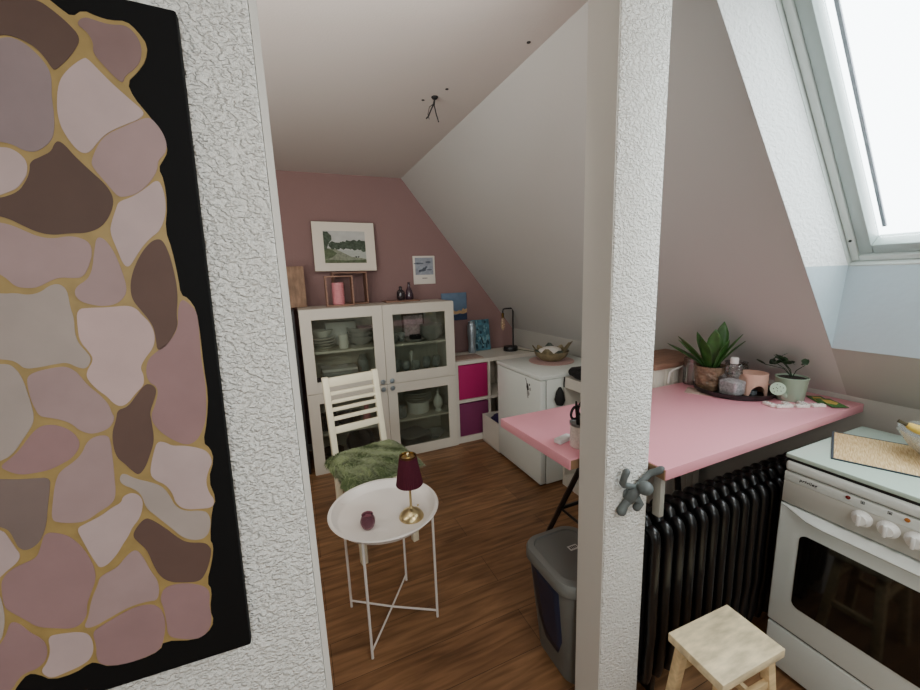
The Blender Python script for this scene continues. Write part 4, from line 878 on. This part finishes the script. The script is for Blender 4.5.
MB().box(-.008, .022, -sw+.002, -.002, .02, .186, .006, 3).build('drawer', 'enamel_white', t); MB().box(.0, .024, -sw+.004, -.004, .186, .194).build('seam', 'seam_black', t)
for x, y in ((.05, -.04), (.05, -sw+.04), (.45, -.04), (.45, -sw+.04)): MB().lathe([(0, 0), (.016, 0), (.016, .014), (0, .014)], (x, y, 0), 12).build('foot', 'black_matte', t)
zs_ = .8425
t = thing('bamboo_mat', 'woven bamboo mat with dark cloth edging on the stove', 'mat', (1.743, .57, zs_), math.atan2(.11, .263))
MB().box(-.137, .139, -.118, .102, .0003, .0035, .001).build('slats', 'bamboo', t)
m = MB(); 
for q in ((-.142, -.136, -.118, .107), (.138, .144, -.118, .107), (-.142, .144, .101, .108)): m.box(q[0], q[1], q[2], q[3], 0, .0045, .001)
m.build('edging', 'cloth_dark', t)
t = thing('glass_bowl', 'cut glass bowl on the bamboo mat holding bananas', 'bowl', (1.835, .435, zs_+.0048))
MB().lathe([(0, 0), (.05, 0), (.055, .004), (.09, .04), (.118, .085), (.121, .09), (.115, .09), (.086, .044), (.05, .012), (0, .01)], (0, 0, 0), 48, fl=lambda a: 1+.03*math.cos(a*12)).build('bowl_body', 'cut_glass', t)
def banana(label, off, rot, tilt, flip=1):
    t = thing('banana', label, 'banana', (1.835+off[0], .435+off[1], zs_+off[2]), rot); P = []; Rr = []
    for k in range(13):
        f = k/12; a = (f-.5)*1.35; P.append((.12*math.sin(a), 0, tilt*(f-.5)+.12*(1-math.cos(a)))); Rr.append(.0175*math.sin(PI*min(.86, .16+f*.72))**.6)
    MB().tube(P, Rr, 12, round_ends=True).build('peel', 'banana', t)
    a = -.675; e0 = Vector(P[0]); d_ = (Vector(P[0])-Vector(P[1])).normalized()
    MB().tube([e0+d_*-.002, e0+d_*.016, e0+d_*.03], [.009, .0055, .006], 8).build('stem', 'banana_tip', t)
banana('yellow banana lying on top in the glass bowl, stem to the left', (0, .02, .092), math.atan2(.10, -.055)+PI, .03)
banana('second banana lying lower in the glass bowl behind the other', (.045, -.01, .075), math.atan2(.10, -.055)+PI+.25, .0)

# ================================================================ STOOL
t = thing('stool', 'small pale wooden stool with stained rectangular seat before the radiator', 'stool', (1.061, .592, 0), -.035)
MB().box(-.129, .129, -.084, .084, .372, .400, .003).build('seat', 'wood_stool', t)
for sx, sy in ((-1, -1), (-1, 1), (1, -1), (1, 1)):
    a = (sx*.095, sy*.058); b = (sx*.128, sy*.084); q = .015; qy = .013
    MB().hexa([(b[0]-q, b[1]-qy, 0), (b[0]+q, b[1]-qy, 0), (b[0]+q, b[1]+qy, 0), (b[0]-q, b[1]+qy, 0), (a[0]-q, a[1]-qy, .3718), (a[0]+q, a[1]-qy, .3718), (a[0]+q, a[1]+qy, .3718), (a[0]-q, a[1]+qy, .3718)], .002).build('leg', 'wood_pale', t)
for sx in (-1, 1): MB().box(sx*.113-.008, sx*.113+.008, -.062, .062, .16, .185, .002).build('stretcher', 'wood_pale', t)
for sy in (-1, 1): MB().box(-.09, .09, sy*.066-.007, sy*.066+.007, .27, .295, .002).build('stretcher', 'wood_pale', t)

# ================================================================ BIN
t = thing('waste_bin', 'grey plastic waste bin with blue side panel behind the post', 'bin', (.858, 1.035, 0))
m = MB(); loft(m, [(rrect(.155, .225, .05, 7), 0), (rrect(.16, .23, .055, 7), .006), (rrect(.238, .276, .065, 7), .405)]); m.build('body', 'bin_grey', t)
m = MB(); loft(m, [(rrect(.254, .292, .07, 7), .396), (rrect(.262, .30, .074, 7), .402), (rrect(.262, .30, .074, 7), .432), (rrect(.252, .29, .07, 7), .442), (rrect(.206, .246, .055, 7), .446), (rrect(.200, .24, .052, 7), .440), (rrect(.19, .23, .05, 7), .440)]); ld = m.build('lid', 'bin_lid', t)
o = MB().box(.012, .052, .01, .035, .4403, .4412).build('sticker', 'label_white', ld); m = MB()
for k in range(4): m.box(.018+k*.008, .023+k*.008, .017, .029, .4412, .4416)
m.build('print', 'print_dark', ld, smooth=0)
def bx(z): return -(.16+(.238-.16)*(z-.006)/.399)/2
rows = []
for k in range(9):
    f = k/8; z = .395-.30*f; wv = .132*(1-.22*f) if k < 7 else .118*(1-.22*f)*(.9 if k == 7 else .66); rows.append([(bx(z)-.0018, -.012*f+u*wv*.62, z) for u in (-1, -.5, 0, .5, 1)])
MB().grid(rows).build('side_panel', 'bin_blue', t, 60).modifiers.new('thick', 'SOLIDIFY').thickness = .004

# ================================================================ SIDE TABLE, FILL, CANDLE
t = thing('side_table', 'round off-white metal tray table with crossed wire legs', 'table', (.268, 1.51, 0))
MB().lathe([(0, .504), (.186, .504), (.194, .507), (.207, .525), (.214, .534), (.226, .536), (.229, .532), (.226, .529), (.216, .527), (.209, .516), (.198, .5), (.186, .498), (0, .498)], (0, 0, 0), 72).build('tray_top', 'metal_white', t)
la = (math.atan2(-.172, -.125), math.atan2(-.095, .181), math.atan2(.145, -.186), math.atan2(.19, .125))
lp_ = [(.203*math.cos(a), .203*math.sin(a)) for a in la]
for x, y in lp_: MB().tube([(x, y, 0), (x, y, .519)], .0055, 10).build('leg', 'metal_white', t)
for i, j in ((0, 3), (1, 2)): MB().tube([(lp_[i][0], lp_[i][1], .032), (0, 0, .044 if i else .040), (lp_[j][0], lp_[j][1], .032)], .0042, 8).build('cross_bar', 'metal_white', t)
t = thing('table_lamp', 'small brass table lamp with burgundy pleated shade on the tray table', 'lamp', (.362, 1.428, .5045))
MB().lathe([(0, 0), (.050, 0), (.051, .003), (.047, .014), (.034, .028), (.016, .037), (.008, .042), (.0055, .05), (0, .05)], (0, 0, 0), 40).build('base', 'brass', t)
MB().tube([(0, 0, .048), (0, 0, .20)], .0052, 12).build('stem', 'brass', t)
MB().ball((.036, .022, .030), .0045).build('switch', 'brass', t)
sh = MB().lathe([(.054, .148), (.0535, .150), (.034, .268), (.0335, .270), (.0325, .268), (.052, .150), (.054, .148)], (0, 0, 0), 160, fl=lambda a: 1+.022*math.cos(a*40)).build('lamp_shade', 'burgundy', t, 60)
MB().lathe([(.0325, .262), (.0345, .262), (.0345, .272), (.0325, .272), (.0325, .262)], (0, 0, 0), 40).build('shade_ring', 'brass_dark', sh)
MB().lathe([(0, .262), (.030, .262), (.030, .2635), (.007, .265), (.007, .278), (.003, .284), (0, .284)], (0, 0, 0), 24).build('finial', 'brass', sh)
t = thing('candle_holder', 'small ribbed mauve glass candle holder on the tray table', 'candle holder', (.186, 1.436, .5045))
MB().lathe([(0, 0), (.017, 0), (.021, .004), (.028, .02), (.029, .034), (.024, .048), (.021, .054), (.023, .059), (.0205, .059), (.0195, .054), (.026, .034), (.018, .01), (0, .008)], (0, 0, 0), 48, fl=lambda a: 1+.03*math.cos(a*14)).build('glass_body', 'mauve_glass', t)

# ================================================================ CHAIR AND CUSHION
t = thing('wooden_chair', 'cream white wooden chair with horizontal back slats by the cabinet', 'chair', (.325, 2.10, 0), .19)
hw = .152; bk = .185
def yb(z): return bk+max(0, z-.44)*.16
for s in (-1, 1):
    x = s*hw; q = .017
    MB().hexa([(x-q, bk-.017, 0), (x+q, bk-.017, 0), (x+q, bk+.017, 0), (x-q, bk+.017, 0), (x-q, bk-.017, .44), (x+q, bk-.017, .44), (x+q, bk+.017, .44), (x-q, bk+.017, .44)], .002).build('rear_leg', 'chair_white', t)
    MB().hexa([(x-q, bk-.017, .44), (x+q, bk-.017, .44), (x+q, bk+.017, .44), (x-q, bk+.017, .44), (x-q, yb(.925)-.013, .925), (x+q, yb(.925)-.013, .925), (x+q, yb(.925)+.013, .925), (x-q, yb(.925)+.013, .925)], .002).build('back_post', 'chair_white', t)
    MB().box(x-q, x+q, -.197, -.163, 0, .418, .002).build('front_leg', 'chair_white', t)
    MB().box(x-.011, x+.011, -.163, bk-.017, .37, .418, .001).build('side_apron', 'chair_white', t)
    MB().box(x-.009, x+.009, -.163, bk-.017, .16, .19, .001).build('stretcher', 'chair_white', t)
MB().box(-hw+.017, hw-.017, -.190, -.170, .37, .418, .001).build('front_apron', 'chair_white', t)
MB().box(-.18, .18, -.215, bk-.018, .4185, .440, .005).build('seat', 'chair_white', t)
for z0, z1 in ((.866, .918), (.816, .836), (.767, .787), (.722, .742), (.668, .689), (.592, .63)):
    g = .009; MB().hexa([(-hw+.016, yb(z0)-g, z0), (hw-.016, yb(z0)-g, z0), (hw-.016, yb(z0)+g, z0), (-hw+.016, yb(z0)+g, z0), (-hw+.016, yb(z1)-g, z1), (hw-.016, yb(z1)-g, z1), (hw-.016, yb(z1)+g, z1), (-hw+.016, yb(z1)+g, z1)], .002).build('back_slat', 'chair_white', t)
t = thing('shaggy_cushion', 'square shaggy green cushion on the cream chair seat', 'cushion', (.33, 2.095, .4405), .19)
CW, CD, CH = .205, .19, .05
def cush(u, v):      # u,v in -1..1 -> top height
    return .008+(CH-.008)*(max(0, 1-abs(u)**5)*max(0, 1-abs(v)**5))**.5
m = MB(); rows = []
for j in range(21):
    v = -1+2*j/20; rows.append([(u*CW, v*CD, cush(u, v)) for u in [-1+2*i/20 for i in range(21)]])
m.grid(rows); m.grid([[(u*CW, v*CD, 0.001) for u in (-1, 1)] for v in (1, -1)])
for u in (-1, 1): m.grid([[(u*CW, v*CD, z) for v in (-1, 0, 1)] for z in (0.001, .008)]); m.grid([[(v*CW, u*CD, z) for v in (-1, 0, 1)] for z in (0.001, .008)])
cb = m.build('pad', 'cushion_dark', t, 60)
bmf = bmesh.new(); r_ = random.Random(21)
for k in range(13000):
    u, v = r_.uniform(-1, 1), r_.uniform(-1, 1)
    if k % 4 == 0:
        if r_.random() < .5: u = r_.choice((-1, 1))
        else: v = r_.choice((-1, 1))
    p = Vector((u*CW, v*CD, cush(u, v)*(r_.uniform(.3, 1) if max(abs(u), abs(v)) > .985 else 1)))
    cl = math.sin(u*5.3+1.1)*math.cos(v*4.7)+.7*math.sin(u*9+v*7)
    a = cl*1.6+r_.uniform(-.6, .6); L_ = r_.uniform(.018, .036)
    d = Vector((math.cos(a)*.8+u**3*.9, math.sin(a)*.8+v**3*.9, .55-.9*max(abs(u), abs(v))**8)).normalized()
    e_ = p+d*L_; e_.z = max(e_.z-.006, -.035 if max(abs(u), abs(v)) > .9 else .012)
    mid = p+d*L_*.5+Vector((0, 0, .006)); sd_ = d.cross(Vector((0, 0, 1)))
    if sd_.length < 1e-3: continue
    sd_ = sd_.normalized()*.0021
    a0, a1, b0, b1, c_ = [bmf.verts.new(q) for q in (p-sd_, p+sd_, mid-sd_*.8, mid+sd_*.8, e_)]
    f1 = bmf.faces.new((a0, a1, b1, b0)); f2 = bmf.faces.new((b0, b1, c_))
    if cl+r_.uniform(-.8, .8) < -.5: f1.material_index = f2.material_index = 1
me = bpy.data.meshes.new('shag'); bmf.to_mesh(me); bmf.free(); me.materials.append(M['cushion_green']); me.materials.append(M['cushion_dark'])
o = bpy.data.objects.new('shag', me); C.objects.link(o); o.parent = t; o['kind'] = 'stuff'

# ================================================================ CAMERA
cam = bpy.data.cameras.new('camera'); co = bpy.data.objects.new('camera', cam); C.objects.link(co)
cam.sensor_width = 36; cam.lens = 36*386.96/920; cam.clip_start = .02; cam.clip_end = 200
R_ = Vector((.91716, -.39694, -.03543)); U_ = Vector((.10098, .14548, .98419)); F_ = Vector((.38552, .90624, -.17351))
mw = Matrix((R_, U_, -F_)).transposed().to_4x4(); mw.translation = (0, 0, 1.475); co.matrix_world = mw
bpy.context.scene.camera = co

# ================================================================ LIGHT
wd_ = bpy.data.worlds.new('overcast_sky'); bpy.context.scene.world = wd_; wd_.use_nodes = True
wd_.node_tree.nodes['Background'].inputs['Color'].default_value = (.90, .965, 1.0, 1); wd_.node_tree.nodes['Background'].inputs['Strength'].default_value = SKY
def area(name, loc, nrm, sx, sy, power, col, portal=False):
    l = bpy.data.lights.new(name, 'AREA'); l.shape = 'RECTANGLE'; l.size = sx; l.size_y = sy; l.energy = power; l.color = col
    o = bpy.data.objects.new(name, l); C.objects.link(o); o.location = loc
    n = -Vector(nrm).normalized(); yv = Vector((0, 1, 0)) if abs(n.y) < .9 else Vector((0, 0, 1)); xv = yv.cross(n).normalized(); yv = n.cross(xv)
    q = Matrix((xv, yv, n)).transposed().to_4x4(); q.translation = loc; o.matrix_world = q
    if portal: l.cycles.is_portal = True
    return o
smid = (STO+SBO)/2
area('skylight_portal', sp(smid, .32, .32), -SN, SBO-STO, .95, 1, (1, 1, 1), True)
area('window_portal', (-.6, YF-.2, 1.475), (0, 1, 0), 1.1, 1.3, 1, (1, 1, 1), True)
area('room_fill', (.75, -.75, ZC-.05), (-.35, .55, -1), .7, .7, FILL, (1, .96, .90))  # added soft fill light behind the camera, no fixture
area('inner_fill', (.10, .95, 2.16), (.08, 1, -.12), 1.0, .26, FILL2, (1, .96, .90))  # added fill light above the opening, brightens the far room
area('side_fill', (-.66, 1.16, 1.45), (.22, 1, .28), .9, 1.2, FILL3, (1, .96, .90))  # added fill light hidden by the partition, lifts far wall and ceiling
sc = bpy.context.scene
sc.view_settings.view_transform = 'AgX'; sc.view_settings.look = LOOK; sc.view_settings.exposure = EXPO
sc.cycles.max_bounces = 10; sc.cycles.diffuse_bounces = 6; sc.cycles.transparent_max_bounces = 16; sc.cycles.sample_clamp_indirect = 6
sc.cycles.use_denoising = True
